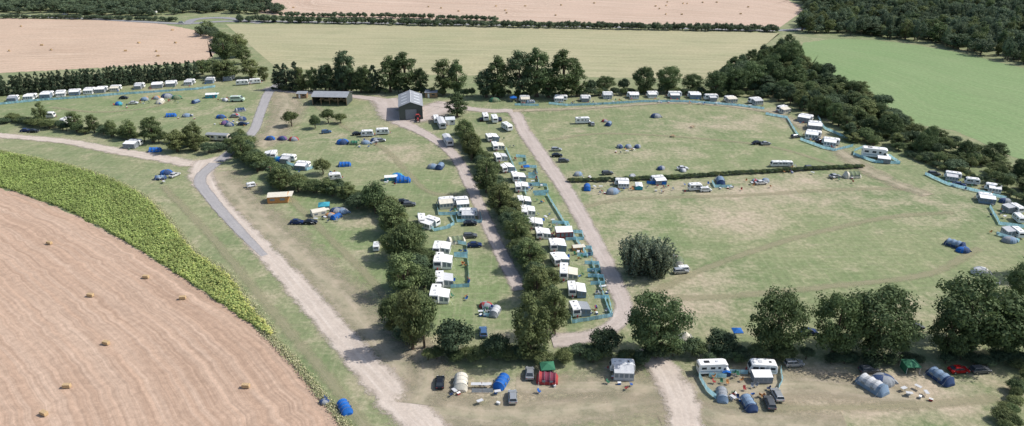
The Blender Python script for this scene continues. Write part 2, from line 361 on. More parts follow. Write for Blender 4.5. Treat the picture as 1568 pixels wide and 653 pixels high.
PR['ash']=[crown('tall',LF['mixed'],3.6,10,.5,56,95,.21,1.05,'ash_crown') for _ in range(4)]
PR['poplar']=[crown('tall',LF[k],3.8,12.5,.5,66,95,.235,1.1,'poplar_crown') for k in('dark','oak','mixed','oak')]
PR['conifer']=[crown('conifer',LF['conifer'],2.6,9,.2,75,60,.2,.85,'conifer_crown') for _ in range(3)]
PR['shrub']=[crown('shrub',LF[k],2.8,5,.0,46,85,.17,.9,'shrub_crown') for k in('mixed','mixed','oak','mixed')]
PR['dshrub']=[crown('shrub',LF['dark'],2.8,5,.0,46,85,.17,.9,'dark_shrub_crown') for _ in range(3)]
PR['far']=[crown('oak',LF['far'],4.6,9,.8,40,60,.33,1.4,'wood_crown') for _ in range(4)]
PR['willow']=[willowproto('willow_crown')]
def plant(kind,name,x,y,r,h,parent=None,pz=0):
    me,r0,h0=R.choice(PR[kind]); k=r/r0
    return obj(name,me,(x,y,pz),R.uniform(0,6.28),(k*R.uniform(.9,1.1),k*R.uniform(.9,1.1),h/h0),parent)
def T(kind,name,u,vtop,vbot,wpx):
    s=S(vbot); r=wpx/2/s; d=DEP(vbot)
    vb=vbot-r*s*math.sin(d)*(.55 if kind in('oak','ash','poplar') else .85)
    h=(vb-vtop)/(S(vb)*math.cos(d))*.93; x,y=G(u,vb)
    return plant(kind,name,x,y,r,max(h,1.5),None)
def hedgerow(name,pts,w,h,kinds,sp=.42,jit=.22,hv=.22):
    e=empty(name,(*G(*pts[0]),0)); e0=np.array(G(*pts[0])); C=smooth([(*G(p[0],p[1]),1) for p in pts],1.0); d=0
    step=w*sp
    for i in range(1,len(C)):
        d+=np.linalg.norm(C[i,:2]-C[i-1,:2])
        if d>=step:
            d=0; x,y=C[i,:2]+RN.normal(0,w*jit,2)-e0
            plant(R.choice(kinds),'shrub' if h<7 else 'tree',x,y,w*.5*R.uniform(.75,1.25),h*R.uniform(1-hv,1+hv),e)
    return e
def inpoly(x,y,P):
    c=False;n=len(P)
    for i in range(n):
        x1,y1=P[i];x2,y2=P[(i+1)%n]
        if (y1>y)!=(y2>y) and x<(x2-x1)*(y-y1)/(y2-y1)+x1: c=not c
    return c
def fill(name,poly,sp,kinds,r,h,world=False):
    P=[G(*p) for p in poly]; e=empty(name,(0,0,0)); xs_=[p[0] for p in P];ys_=[p[1] for p in P]
    x=min(xs_)
    while x<max(xs_):
        y=min(ys_)
        while y<max(ys_):
            a,b=x+R.uniform(-.45,.45)*sp,y+R.uniform(-.45,.45)*sp
            if inpoly(a,b,P): plant(R.choice(kinds),'tree',a,b,r*R.uniform(.55,1.5),h*R.uniform(.6,1.4),e)
            y+=sp
        x+=sp
# woodlands
fill('woodland',[(1222,50),(1300,55),(1420,66),(1600,108),(1750,140),(1750,-20),(1600,-40),(1380,-48),(1180,-45),(1235,15)],7.8,['far','far','far','ash','poplar'],5.2,11)
fill('woodland',[(-150,18),(0,20),(230,27),(300,20),(400,22),(440,22),(400,2),(300,-45),(-200,-45)],8.5,['far'],5,8)
fill('tree_belt',[(1165,92),(1205,70),(1228,100),(1262,122),(1345,165),(1385,198),(1300,215),(1258,185),(1180,152),(1095,140),(1100,118)],6.2,['ash','oak','dshrub','poplar'],4.2,8)
fill('tree_belt',[(1385,196),(1450,215),(1540,252),(1620,290),(1620,340),(1560,300),(1460,262),(1390,238),(1300,218),(1330,190)],5.5,['shrub','shrub','ash','dshrub'],3.4,4.6)
hedgerow('hedgerow',[(360,32),(395,34),(600,38),(900,44),(1190,49)],6,5.2,['far'],.3)
hedgerow('hedgerow',[(430,26),(620,28),(760,33)],5,4,['far'],.3)
hedgerow('hedgerow',[(-150,27),(0,28),(150,30),(270,33)],5,3.4,['far'],.3)
hedgerow('hedgerow',[(300,52),(335,62),(338,82)],7,7,['far'],.5)
for t in [(345,42,98,45),(372,62,100,34),(330,85,120,32),(310,88,116,26),(352,88,124,40),(385,86,122,34),(405,98,125,22),(320,30,52,26),(365,45,90,36),(340,90,124,30)]: T('ash','ash_tree',*t)
hedgerow('conifer_hedge',[(-150,160),(0,147),(150,134),(300,121)],5.6,10.0,['conifer'],.22,.08,.08)
for u in range(430,575,11): T('conifer' if R.random()<.4 else 'poplar','conifer_tree',u+R.uniform(-3,3),R.uniform(89,106),140+ (u-430)*.03,R.uniform(20,30))
for t in [(530,70,140,34),(553,100,142,26),(598,82,142,36),(621,76,142,46),(645,100,143,24),(680,82,146,40),(700,88,146,30),(745,100,150,36),(762,82,150,38),(795,70,150,44),(822,68,150,46),(862,72,150,56),(840,100,150,30),(883,92,148,30)]: T('poplar','poplar_tree',t[0],t[1],t[2]+2,t[3]*1.12)
for t in [(925,114,142,36),(955,116,143,22),(985,98,144,38),(1022,97,144,46),(1060,110,144,36),(905,118,146,20),(1095,104,148,40),(1125,98,146,40),(1150,90,142,44),(1180,80,140,44),(1205,60,110,44),(1215,95,140,40)]: T('oak' if t[3]>30 else 'dshrub','oak_tree',*t)
hedgerow('hedgerow',[(430,138),(560,141),(700,147),(850,149),(1000,144),(1180,150)],5,4.2,['dshrub','shrub','ash'],.42)
hedgerow('hedgerow',[(1385,238),(1450,262),(1520,288),(1600,325)],3.5,2.8,['shrub','dshrub'],.5)
T('poplar','holly_tree',700,138,182,36)
# campsite hedges
hedgerow('hedgerow',[(-120,180),(0,187),(30,188),(60,194),(110,202),(170,208),(230,216),(285,222),(325,234)],6,4.2,['shrub','shrub','dshrub'],.36,.25,.35)
for t in [(65,153,190,24),(118,165,203,28),(145,170,205,22),(200,178,216,30),(235,172,222,38),(297,180,226,34),(272,195,236,40),(172,178,210,20),(300,200,234,30)]: T('ash','field_maple',*t)
hedgerow('hedgerow',[(362,215),(378,238),(402,262),(445,285),(500,297),(560,315),(600,335),(622,365),(634,400),(632,440),(628,480),(626,530)],7.5,5.2,['shrub','shrub','dshrub','ash'],.26,.2,.3)
for t in [(372,205,250,34),(395,225,268,38),(430,250,296,36),(575,270,335,44),(600,300,365,54),(625,330,410,60),(620,380,460,62),(632,430,545,60),(605,440,520,48),(600,345,400,40),(495,238,272,30)]: T('shrub' if t[0]%2 else 'ash','hawthorn_tree',*t)
hedgerow('hedgerow',[(712,205),(724,232),(742,262),(762,295),(782,335),(800,375),(815,410),(830,450),(832,500)],6.8,5.0,['shrub','dshrub','ash'],.26,.16,.3)
for t in [(712,176,225,34),(722,190,250,38),(745,235,300,46),(765,270,335,46),(790,320,380,44),(810,360,420,50),(822,400,470,54)]: T('ash','hawthorn_tree',*t)
hedgerow('hedgerow',[(650,550),(700,552),(760,552),(830,556),(900,552),(960,550),(1060,548),(1150,550),(1230,552)],5,3.4,['dshrub','shrub'],.32)
hedgerow('hedgerow',[(1250,552),(1330,556),(1395,556)],4,2.6,['dshrub'],.4);hedgerow('hedgerow',[(1430,556),(1500,556),(1580,556)],4,2.6,['dshrub'],.4)
T('dshrub','hawthorn_tree',697,483,560,72);T('shrub','hawthorn_tree',650,440,548,58);T('dshrub','hawthorn_tree',758,508,560,50)
T('ash','ash_tree',812,440,560,80);T('ash','ash_tree',848,432,520,54);T('dshrub','hawthorn_tree',928,500,556,56);T('dshrub','hawthorn_tree',1100,503,555,62);T('dshrub','hawthorn_tree',1060,515,552,36)
for t in [(1002,442,560,104),(1185,441,556,98),(1275,444,556,94),(1338,440,562,128),(1485,426,560,146),(1445,465,560,76),(1535,455,560,80),(1562,400,470,60),(1590,330,430,60),(1580,450,560,80)]: T('oak','oak_tree',*t)
T('shrub','hawthorn_tree',1370,500,560,40)
T('willow','willow_bush',972,366,432,60);T('willow','willow_bush',1003,372,434,58);T('willow','willow_bush',990,362,425,50)
for t in [(447,165,198,32),(483,172,200,22),(503,162,192,28),(522,170,192,22)]: T('shrub','hawthorn_bush',*t)
hedgerow('clipped_hedge',[(868,279),(950,277),(1040,273),(1120,268),(1220,262),(1318,257)],2.6,1.7,['dshrub','shrub'],.35,.06,.12)
hedgerow('hedgerow',[(1560,560),(1552,600),(1545,650),(1540,720)],4,2.6,['shrub'],.4)
for t in [(1420,190,232,26),(1475,212,248,26),(1520,215,250,38),(1410,200,240,30),(1360,170,215,40),(1560,240,275,30)]: T('oak','oak_tree',*t)
# maize
def maize():
    A,_=resample(smooth([G(*p) for p in MA],2),420); B,_=resample(smooth([G(*p) for p in MBp],2),420)
    n=26000; i=RN.randint(0,419,n); W=np.linalg.norm(A-B,axis=1); p=np.clip(W[i]/W.max(),.08,1); keep=RN.uniform(size=n)<p; i=i[keep]; n=len(i)
    t=RN.uniform(0,1,n); w=W[i]; t=np.round(t*w/.75)*.75/np.maximum(w,.5); t=np.clip(t,.01,.99)
    fr=RN.uniform(size=n)[:,None]
    Q=(A[i]*(1-t[:,None])+B[i]*t[:,None])*(1-fr)+(A[i+1]*(1-t[:,None])+B[i+1]*t[:,None])*fr+RN.normal(0,.1,(n,2))
    Cs=[];Ns=[];Ss=[];To=[]
    edge=np.clip(1-t*w/2.2,0,1)
    for k in range(6):
        a=RN.uniform(0,6.28,n); z=RN.uniform(.3,1.15,n); rr=.2
        C=np.c_[Q[:,0]+np.cos(a)*rr,Q[:,1]+np.sin(a)*rr,z]; N_=np.c_[np.cos(a)*.35,np.sin(a)*.35,np.ones(n)]+.4*unit(n); N_/=np.linalg.norm(N_,axis=1)[:,None]
        Cs.append(C);Ns.append(N_);Ss.append(RN.uniform(.15,.32,n))
        To.append(np.clip(.3+.5*np.clip((i/420-.5)*1.6,0,.7)+.3*edge+RN.normal(0,.2,n),0,1))
    m,nt,b=base('maize_leaves',.7); a=nd(nt,'ShaderNodeAttribute',attribute_name='tone').outputs['Fac']
    c=mix(nt,rng(nt,a,0,.6),(.26,.355,.10),(.40,.48,.165)); c=mix(nt,rng(nt,a,.6,1),c,(.60,.58,.2)); 
    c=rgbval(nt,c,rng(nt,noise(nt,pos(nt),.12,4),.3,.7,.75,1.2)); L(nt,c,b.inputs['Base Color'])
    t_=nd(nt,'ShaderNodeBsdfTranslucent'); L(nt,c,t_.inputs[0]); ms=nd(nt,'ShaderNodeMixShader'); ms.inputs[0].default_value=.3
    L(nt,b.outputs[0],ms.inputs[1]);L(nt,t_.outputs[0],ms.inputs[2]);L(nt,ms.outputs[0],nt.nodes['Material Output'].inputs['Surface'])
    me=leafmesh('maize_crop',np.concatenate(Cs),np.concatenate(Ns),np.concatenate(Ss),np.concatenate(To),m); obj('maize_crop',me)
    # pale rank grass along the crop edges
    Cs=[];Ns=[];Ss=[];To=[]
    for poly,off in ((MA,.6),([(400,507),(440,545),(490,605),(530,655),(575,720)],0.2)):
        Pp,ln=resample(smooth([G(*p) for p in poly],2),300); n=9000; i=RN.uniform(0,298.9,n); j=i.astype(int); f=(i-j)[:,None]
        q=Pp[j]*(1-f)+Pp[j+1]*f+np.c_[np.ones(n)*off,np.ones(n)*off*.5]+RN.normal(0,.55,(n,2))
        Cs.append(np.c_[q,RN.uniform(.1,.5,n)]);nn=unit(n)+np.array([0,0,.9]);Ns.append(nn/np.linalg.norm(nn,axis=1)[:,None]);Ss.append(RN.uniform(.08,.22,n));To.append(RN.uniform(0,1,n))
    m2,nt,b=base('rank_grass_blades',.8);a=nd(nt,'ShaderNodeAttribute',attribute_name='tone').outputs['Fac']
    L(nt,mix(nt,a,(.24,.28,.12),(.55,.5,.32)),b.inputs['Base Color'])
    obj('rank_grass',leafmesh('rank_grass',np.concatenate(Cs),np.concatenate(Ns),np.concatenate(Ss),np.concatenate(To),m2))
maize()
# ---------------- objects ----------------
WHITE=paint('white_panel',(.80,.80,.78),.35,.07);CREAM=paint('cream_canvas',(.64,.60,.50),.8,.12);GLASS=paint('tinted_glass',(.04,.05,.06),.15,.2)
RUB=paint('tyre_rubber',(.03,.03,.03),.8);STEEL=paint('galvanised_steel',(.4,.41,.42),.4,.1,metal=.6);GREY=paint('grey_fabric',(.27,.29,.31),.8)
LGREY=paint('light_grey_fabric',(.52,.53,.54),.75,.1);BLUEG=paint('blue_grey_fabric',(.19,.27,.37),.8);NAVY=paint('navy_fabric',(.035,.065,.15),.8)
BLUE=paint('blue_fabric',(.02,.15,.52),.7,.15,cloth=.2);TEAL=paint('teal_windbreak',(.40,.66,.74),.8,.3,.6,cloth=.4);GREEN=paint('green_fabric',(.04,.16,.09),.8);OLIVE=paint('olive_fabric',(.17,.21,.12),.8)
RED=paint('red_fabric',(.34,.05,.05),.8);MAROON=paint('maroon_fabric',(.17,.035,.06),.8);ORANGE=paint('orange_fabric',(.5,.24,.09),.8);PVC=paint('pvc_window',(.2,.23,.26),.25);PURP=paint('purple_fabric',(.16,.09,.2),.8)
BLACK=paint('black_plastic',(.03,.03,.03),.5);WOOD=paint('wood',(.3,.2,.12),.8,.25);CYAN=paint('turquoise_fabric',(.06,.36,.46),.7,cloth=.2)
def carproto(col,est=False,metal=.3):
    c=paint('car_paint_'+str(col),col,.25,.03,metal=metal); m=MB()
    low=[(-2.05,.28),(-2.15,.5),(-2.12,.82),(-1.9,.93),(.95,.95),(1.85,.80),(2.1,.62),(2.12,.4),(2.0,.25)]
    m.lofty(low,[(-.88,.95),(-.8,1),(.8,1),(.88,.95)],c,0,.55)
    xb=(-2.0 if est else -1.75); xt=(-1.75 if est else -1.1)
    m.frus((xb,1.05,-.80,.80),.92,(xt,.28,-.62,.62),1.40,GLASS)
    m.frus((xt-.05,.33,-.65,.65),1.395,(xt+.12,.15,-.56,.56),1.47,c)
    for y in(-1,1):
        for x0,x1 in((xb,xt),(1.05,.28),(-.45,-.45)):
            m.cyl((x0,y*.81,.92),(x1,y*.635,1.41),.045,.045,4,c)
    for x in(-1.3,1.3):
        for y in(-1,1): 
            m.cyl((x,y*.70,.32),(x,y*.91,.32),.33,.33,12,RUB); m.cyl((x,y*.90,.32),(x,y*.925,.32),.19,.19,8,STEEL)
    m.box(2.1,.6,.62,.06,.3,.13,WHITE);m.box(2.1,-.6,.62,.06,.3,.13,WHITE);m.box(-2.13,.62,.74,.06,.25,.15,RED);m.box(-2.13,-.62,.74,.06,.25,.15,RED)
    m.box(.85,.95,.98,.15,.18,.12,c);m.box(.85,-.95,.98,.15,.18,.12,c); m.box(2.1,0,.4,.06,1.1,.14,BLACK)
    return m.mesh('car_body')
CARS=[carproto((.02,.025,.035)),carproto((.45,.47,.48),True,.5),carproto((.02,.04,.12)),carproto((.12,.13,.14),True),carproto((.7,.7,.7)),carproto((.4,.02,.02)),carproto((.08,.16,.3),True),carproto((.3,.32,.34))]
def caravan(Lc=6.0,stripe=BLUEG):
    m=MB();h=Lc/2
    pr=[(-h+.1,.42),(-h,.9),(-h+.05,2.1),(-h+.35,2.52),(-h+.8,2.6),(h-.9,2.6),(h-.45,2.42),(h-.05,1.5),(h,.9),(h-.15,.42)]
    m.lofty(pr,[(-1.12,.965),(-1.05,1),(1.05,1),(1.12,.965)],WHITE,0,1.5)
    for y in(-1,1):
        for x,w in((-h+1.0,1.0),(0.3,.9),(h-1.2,1.1)): m.box(x,y*1.125,1.72,w,.04,.6,GLASS)
        m.box(0,y*1.125,1.0,Lc*.9,.03,.16,stripe); m.box(-.2,y*.95,.33,.66,.2,.0+.1,BLACK)
        m.cyl((-.2,y*.85,.33),(-.2,y*1.08,.33),.33,.33,12,RUB)
    m.box(-.75,1.13,1.4,.62,.05,1.8,LGREY)
    m.hexa([(h-.02,-.85,1.45),(h+.03,-.85,1.45),(h+.03,.85,1.45),(h-.02,.85,1.45)],[(h-.36,-.85,2.2),(h-.3,-.85,2.2),(h-.3,.85,2.2),(h-.36,.85,2.2)],GLASS)
    m.box(-h-.0,0,1.75,.05,1.5,.6,GLASS); m.box(.6,0,2.64,.7,.7,.1,LGREY);m.box(-1.4,0,2.63,.45,.45,.08,BLACK);m.box(1.8,.3,2.63,.4,.4,.08,LGREY)
    m.cyl((h-.2,.6,.45),(h+1.2,0,.45),.05,.05,5,STEEL);m.cyl((h-.2,-.6,.45),(h+1.2,0,.45),.05,.05,5,STEEL);m.cyl((h+.8,0,.45),(h+.8,0,0),.05,.05,5,STEEL);m.cyl((h+.35,0,.4),(h+.35,0,1.0),.16,.16,8,RED)
    for x in(-h+.4,h-.4):
        for y in(-.8,.8): m.cyl((x,y,0),(x,y,.45),.03,.03,4,STEEL)
    return m.mesh('caravan_body')
CARAV=[caravan(6.0),caravan(5.2,NAVY),caravan(6.6,LGREY),caravan(5.6,OLIVE)]
def awning(fab,roof,Lc=5.0,D=2.8):
    m=MB();h=Lc/2; z0,z1=2.42,1.95
    # roof with sag and valance
    n=6;vs=[];fs=[]
    for i in range(n+1):
        for j in range(5):
            x=-h+Lc*i/n;t=j/4; z=z0+(z1-z0)*t-.06*math.sin(math.pi*t)*(1 if i%2 else 0); k=1-.04*t
            vs.append((x*k*1.03,D*t*1.02,z))
    for i in range(n):
        for j in range(4): a=i*5+j; fs.append((a,a+5,a+6,a+1))
    m.add(vs,fs,roof)
    m.box(0,D*1.02,z1-.08,Lc,.03,.2,fab)
    def wall(p,q,zt0,zt1,npan):
        p=Vector(p);q=Vector(q)
        d=(q-p); nrm=Vector((d.y,-d.x,0)).normalized()*.02
        m.add([(p.x,p.y,0),(q.x,q.y,0),(q.x,q.y,zt1),(p.x,p.y,zt0)],[(0,1,2,3)],fab)
        for i in range(npan):
            a=p+d*((i+.14)/npan);b=p+d*((i+.86)/npan);ta=zt0+(zt1-zt0)*(i+.14)/npan;tb=zt0+(zt1-zt0)*(i+.86)/npan
            for s_ in(1,-1):
                m.add([(a.x+nrm.x*s_,a.y+nrm.y*s_,.75),(b.x+nrm.x*s_,b.y+nrm.y*s_,.75),(b.x+nrm.x*s_,b.y+nrm.y*s_,tb-.25),(a.x+nrm.x*s_,a.y+nrm.y*s_,ta-.25)],[(0,1,2,3)],PVC)
    wall((-h,D,0),(h,D,0),z1,z1,4);wall((-h,0,0),(-h,D,0),z0,z1,2);wall((h,D,0),(h,0,0),z1,z0,2)
    for x in(-h,0,h): m.cyl((x,D,0),(x,D,z1),.03,.03,4,STEEL)
    for x in(-h,h): m.cyl((x,D,z1),(x*1.15,D+1.2,0),.012,.012,3,WHITE)
    return m.mesh('awning_canvas')
AWN=[awning(GREY,WHITE),awning(LGREY,LGREY,4.2,2.5),awning(BLUEG,WHITE,5,2.6),awning(CREAM,CREAM,4.5,2.8),awning(GREY,LGREY,3.6,2.4),awning(WHITE,WHITE,4.4,2.5),awning(BLUEG,GREY,4.0,2.5)]
AWR=[awning(RED,WHITE,4.2,2.6)]
def motorhome():
    m=MB(); pr=[(-3.4,.45),(-3.45,2.7),(-3.2,2.9),(2.4,2.95),(3.1,2.7),(3.0,2.1),(2.3,1.95),(1.9,.45)]
    m.lofty(pr,[(-1.14,.98),(-1.06,1),(1.06,1),(1.14,.98)],WHITE,0,1.6)
    cab=[(1.9,.4),(1.9,2.05),(2.5,2.0),(3.05,1.3),(3.7,1.05),(3.8,.5),(3.6,.35)]
    m.lofty(cab,[(-1.0,.97),(-.92,1),(.92,1),(1.0,.97)],WHITE,2.6,1.0)
    m.hexa([(3.02,-.8,1.36),(3.1,-.8,1.33),(3.1,.8,1.33),(3.02,.8,1.36)],[(2.54,-.75,1.98),(2.62,-.75,1.98),(2.62,.75,1.98),(2.54,.75,1.98)],GLASS)
    for y in(-1,1):
        for x,w in((-2.3,1.1),(-.3,1.0),(1.2,.6)): m.box(x,y*1.15,1.95,w,.04,.55,GLASS)
        m.box(2.45,y*1.0,1.55,.6,.05,.5,GLASS); m.box(-.6,y*1.15,1.1,5,.03,.14,BLUEG)
        for x in(-2.2,2.9): m.cyl((x,y*.8,.36),(x,y*1.12,.36),.36,.36,12,RUB)
    m.box(-1.5,0,2.97,1.2,.8,.06,BLACK);m.box(.8,0,2.98,.6,.6,.1,LGREY);m.box(-3.45,0,2.0,.05,1.2,.5,GLASS)
    return m.mesh('motorhome_body')
def vanproto(col):
    c=paint('van_paint_'+str(col),col,.3,.03);m=MB()
    pr=[(-2.4,.35),(-2.45,1.8),(-2.3,1.98),(1.2,2.0),(1.9,1.25),(2.5,1.0),(2.55,.5),(2.4,.3)]
    m.lofty(pr,[(-.95,.97),(-.86,1),(.86,1),(.95,.97)],c,0,1.0)
    m.hexa([(1.88,-.78,1.32),(1.96,-.78,1.3),(1.96,.78,1.3),(1.88,.78,1.32)],[(1.26,-.72,1.92),(1.34,-.72,1.92),(1.34,.72,1.92),(1.26,.72,1.92)],GLASS)
    for y in(-1,1):
        m.box(-.5,y*.945,1.5,3.0,.04,.4,GLASS)
        for x in(-1.6,1.6): m.cyl((x,y*.72,.34),(x,y*.97,.34),.34,.34,12,RUB)
    m.box(-2.45,0,1.5,.05,1.3,.4,GLASS); m.box(-.6,0,2.02,1.8,1.2,.1,LGREY)
    return m.mesh('van_body')
MH=motorhome();VAN=vanproto((.75,.76,.75));VANG=vanproto((.5,.62,.5))
def dome(a,b,r=1.8,h=1.7,asp=1.3):
    m=MB();n=16;k=6;vs=[];
    for j in range(k+1):
        t=j/k*math.pi/2; rr=r*math.cos(t)**.75;z=h*math.sin(t)**.9
        for i in range(n):
            q=2*math.pi*i/n; rib=1+.05*abs(math.cos(2*q)); vs.append((math.cos(q)*rr*asp*rib,math.sin(q)*rr*rib,z))
    for part,mat in((0,a),(1,b)):
        fs=[]
        for j in range(k):
            for i in range(n):
                if ((i+1)//4)%2==part: fs.append((j*n+i,j*n+(i+1)%n,(j+1)*n+(i+1)%n,(j+1)*n+i))
        m.add(vs,fs,mat)
    for q in(.785,2.356):
        pts=[(math.cos(q)*r*1.06*asp*math.cos(t),math.sin(q)*r*1.06*math.cos(t),h*max(0,math.sin(t))**.9+.03) for t in [math.pi*x/10 for x in range(11)]]
        for p0,p1 in zip(pts,pts[1:]): m.cyl(p0,p1,.03,.03,4,GREY)
    m.frus((r*asp*.6,r*asp*1.35,-.6,.6),0,(r*asp*.55,r*asp*.75,-.35,.35),1.1,b)
    return m.mesh('dome_tent_fly')
def tunnel(a,b,Lc=5.5,W=3.0,h=2.0,arches=4):
    m=MB();n=10
    xs_=[]
    for i in range(arches):
        x=-Lc*.38+Lc*.76*i/(arches-1); xs_.append((x,1.0-.1*i/(arches-1)))
        if i<arches-1: xs_.append((x+Lc*.38/(arches-1),.88-.1*i/(arches-1)))
    xs_=[(-Lc/2,.35)]+xs_+[(Lc/2,.4)]
    vs=[]
    for x,k in xs_:
        for j in range(n+1):
            t=math.pi*j/n; vs.append((x,math.cos(t)*W/2*(.6+.4*k),(math.sin(t)**.75)*h*k))
    fa=[];fb=[]
    for i in range(len(xs_)-1):
        for j in range(n):
            q=i*(n+1)+j; f=(q,q+1,q+n+2,q+n+1); (fb if i in(0,1,len(xs_)-2) or j in(0,n-1) else fa).append(f)
    m.add(vs,fa,a);m.add(vs,fb,b)
    e=(len(xs_)-1)*(n+1); m.add(vs,[tuple(range(e,e+n+1)),tuple(range(n,-1,-1))],b)
    for x,k in xs_[1:-1:2]:
        pts=[(x,math.cos(math.pi*j/n)*W/2*(.6+.4*k)*1.01,(math.sin(math.pi*j/n)**.75)*h*k+.02) for j in range(n+1)]
        for p0,p1 in zip(pts,pts[1:]): m.cyl(p0,p1,.03,.03,4,GREY)
    for x in(-Lc*.15,Lc*.2):
        for y in(-1,1): m.box(x,y*W*.49,.95,.7,.06,.45,PVC)
    for y in(-1,1):
        for x in(-Lc*.38,Lc*.38): m.cyl((x,y*W*.48,.8),(x,y*W*.8,0),.012,.012,3,WHITE)
    return m.mesh('tunnel_tent_fly')
def bell(a):
    m=MB();n=14;vs=[(0,0,2.7)]
    for r,z in((2.2,.6),(2.3,0)):
        for i in range(n): q=2*math.pi*i/n; vs.append((math.cos(q)*r,math.sin(q)*r,z))
    fs=[(0,1+i,1+(i+1)%n) for i in range(n)]+[(1+i,1+n+i,1+n+(i+1)%n,1+(i+1)%n) for i in range(n)]
    m.add(vs,fs,a); m.cyl((0,0,2.6),(0,0,2.9),.05,.03,5,WOOD); m.frus((1.6,2.5,-.5,.5),0,(1.4,1.6,-.1,.1),1.7,LGREY)
    for i in range(n):
        q=2*math.pi*(i+.5)/n; m.cyl((math.cos(q)*2.2,math.sin(q)*2.2,.6),(math.cos(q)*3.2,math.sin(q)*3.2,0),.012,.012,3,WHITE)
    return m.mesh('bell_tent_canvas')
def gazebo(a,walls=None,s=1.5):
    m=MB()
    m.add([(-s-.1,-s-.1,2.0),(s+.1,-s-.1,2.0),(s+.1,s+.1,2.0),(-s-.1,s+.1,2.0),(0,0,2.75)],[(0,1,4),(1,2,4),(2,3,4),(3,0,4)],a)
    for x,y,sx,sy in((0,-s-.1,2*s+.2,.03),(0,s+.1,2*s+.2,.03),(-s-.1,0,.03,2*s+.2),(s+.1,0,.03,2*s+.2)): m.box(x,y,1.9,sx,sy,.2,a)
    for x in(-s,s):
        for y in(-s,s): m.cyl((x,y,0),(x,y,2.0),.03,.03,5,WHITE)
    if walls: 
        m.box(0,s,.9,2*s-.1,.03,1.7,walls);m.box(-s,0,.9,.03,2*s-.1,1.7,walls);m.box(s,s*.5,.9,.03,s,1.7,walls)
    return m.mesh('gazebo_canopy')
def frametent(a,b,Lc=5,W=3.5):
    m=MB();h=Lc/2;w=W/2
    pr=[(-w,0),(-w*1.0,1.7),(0,2.3),(w,1.7),(w,0)]
    vs=[(-h,y,z) for y,z in pr]+[(h,y,z) for y,z in pr]
    m.add(vs,[(0,5,6,1),(3,8,9,4)],b); m.add(vs,[(1,6,7,2),(2,7,8,3)],a); m.add(vs,[(0,1,2,3,4),(9,8,7,6,5)],b)
    m.box(h+.6,0,1.75,1.2,W,.04,a)
    for y in(-w,w): m.cyl((h+1.15,y,0),(h+1.15,y,1.75),.03,.03,4,STEEL)
    for x in(-h*.5,h*.5):
        for y in(-1,1): m.box(x,y*(w+.02),1.0,1.2,.04,.6,PVC)
    return m.mesh('frame_tent_canvas')
def tbl():
    m=MB();m.box(0,0,.72,1.2,.7,.04,LGREY)
    for x in(-.5,.5):
        for y in(-.3,.3): m.cyl((x,y,0),(-x*.6,y,.7),.02,.02,4,STEEL)
    return m.mesh('camping_table_top')
def chair(c):
    m=MB();m.box(0,0,.42,.5,.5,.04,c);m.hexa([(-.25,-.25,.44),(-.21,-.25,.44),(-.21,.25,.44),(-.25,.25,.44)],[(-.42,-.25,.95),(-.38,-.25,.95),(-.38,.25,.95),(-.42,.25,.95)],c)
    for y in(-.24,.24): m.cyl((-.22,y,0),(.22,y,.42),.02,.02,4,STEEL);m.cyl((.22,y,0),(-.25,y,.5),.02,.02,4,STEEL);m.box(0,y*1.1,.6,.45,.05,.03,c)
    return m.mesh('camp_chair_seat')
def cool(c):
    m=MB();m.frus((-.3,.3,-.2,.2),0,(-.33,.33,-.22,.22),.38,c);m.box(0,0,.41,.68,.46,.06,WHITE);m.cyl((-.3,0,.47),(.3,0,.47),.02,.02,4,WHITE);return m.mesh('cool_box_body')
def picnic():
    m=MB();m.box(0,0,.74,1.8,.75,.05,WOOD)
    for y in(-.75,.75): m.box(0,y,.45,1.8,.28,.05,WOOD)
    for x in(-.65,.65):
        m.box(x,0,.41,.06,1.7,.07,WOOD)
        for y in(-1,1): m.cyl((x+.05,y*.6,0),(x+.05,y*.25,.72),.045,.045,4,WOOD)
    return m.mesh('picnic_table_top')
CH=[chair(BLUE),chair(GREEN),chair(RED),chair(NAVY),chair(ORANGE),chair(GREY)];TB=tbl();CO=[cool(BLUE),cool(RED),cool(LGREY)];PIC=picnic()
DM=dict(blue=dome(BLUE,NAVY),grey=dome(GREY,BLUEG),navy=dome(NAVY,GREY),green=dome(GREEN,OLIVE),lg=dome(LGREY,GREY,1.6,1.5),red=dome(RED,GREY),cyan=dome(CYAN,BLUE),purple=dome(PURP,NAVY),orange=dome(ORANGE,GREY))
TN=dict(blue=tunnel(BLUE,BLUE),grey=tunnel(GREY,BLUEG),lg=tunnel(LGREY,GREY),navy=tunnel(NAVY,GREY),maroon=tunnel(MAROON,RED,4.8,3.6),green=tunnel(GREEN,OLIVE),cream=tunnel(CREAM,CREAM,5.5,3.2),cyan=tunnel(CYAN,NAVY),bg=tunnel(BLUEG,NAVY),olive=tunnel(OLIVE,CREAM),lb=tunnel(LGREY,BLUEG))
BELL=bell(CREAM);GZ=dict(green=gazebo(GREEN,GREEN),blue=gazebo(BLUE),white=gazebo(WHITE),teal=gazebo(CYAN,NAVY));FT=dict(orange=frametent(CREAM,ORANGE),cream=frametent(CREAM,CREAM),blue=frametent(BLUE,NAVY),teal=frametent(WHITE,CYAN))
rad=math.radians
def P(name,me,u,v,ang=0,sc=1.0,hc=1.0):
    if name=='dome_tent': sc*=.9
    vb=v+hc*S(v)*.85; x,y=G(u,vb); return obj(name,me,(x,y,.1),rad(ang),sc)
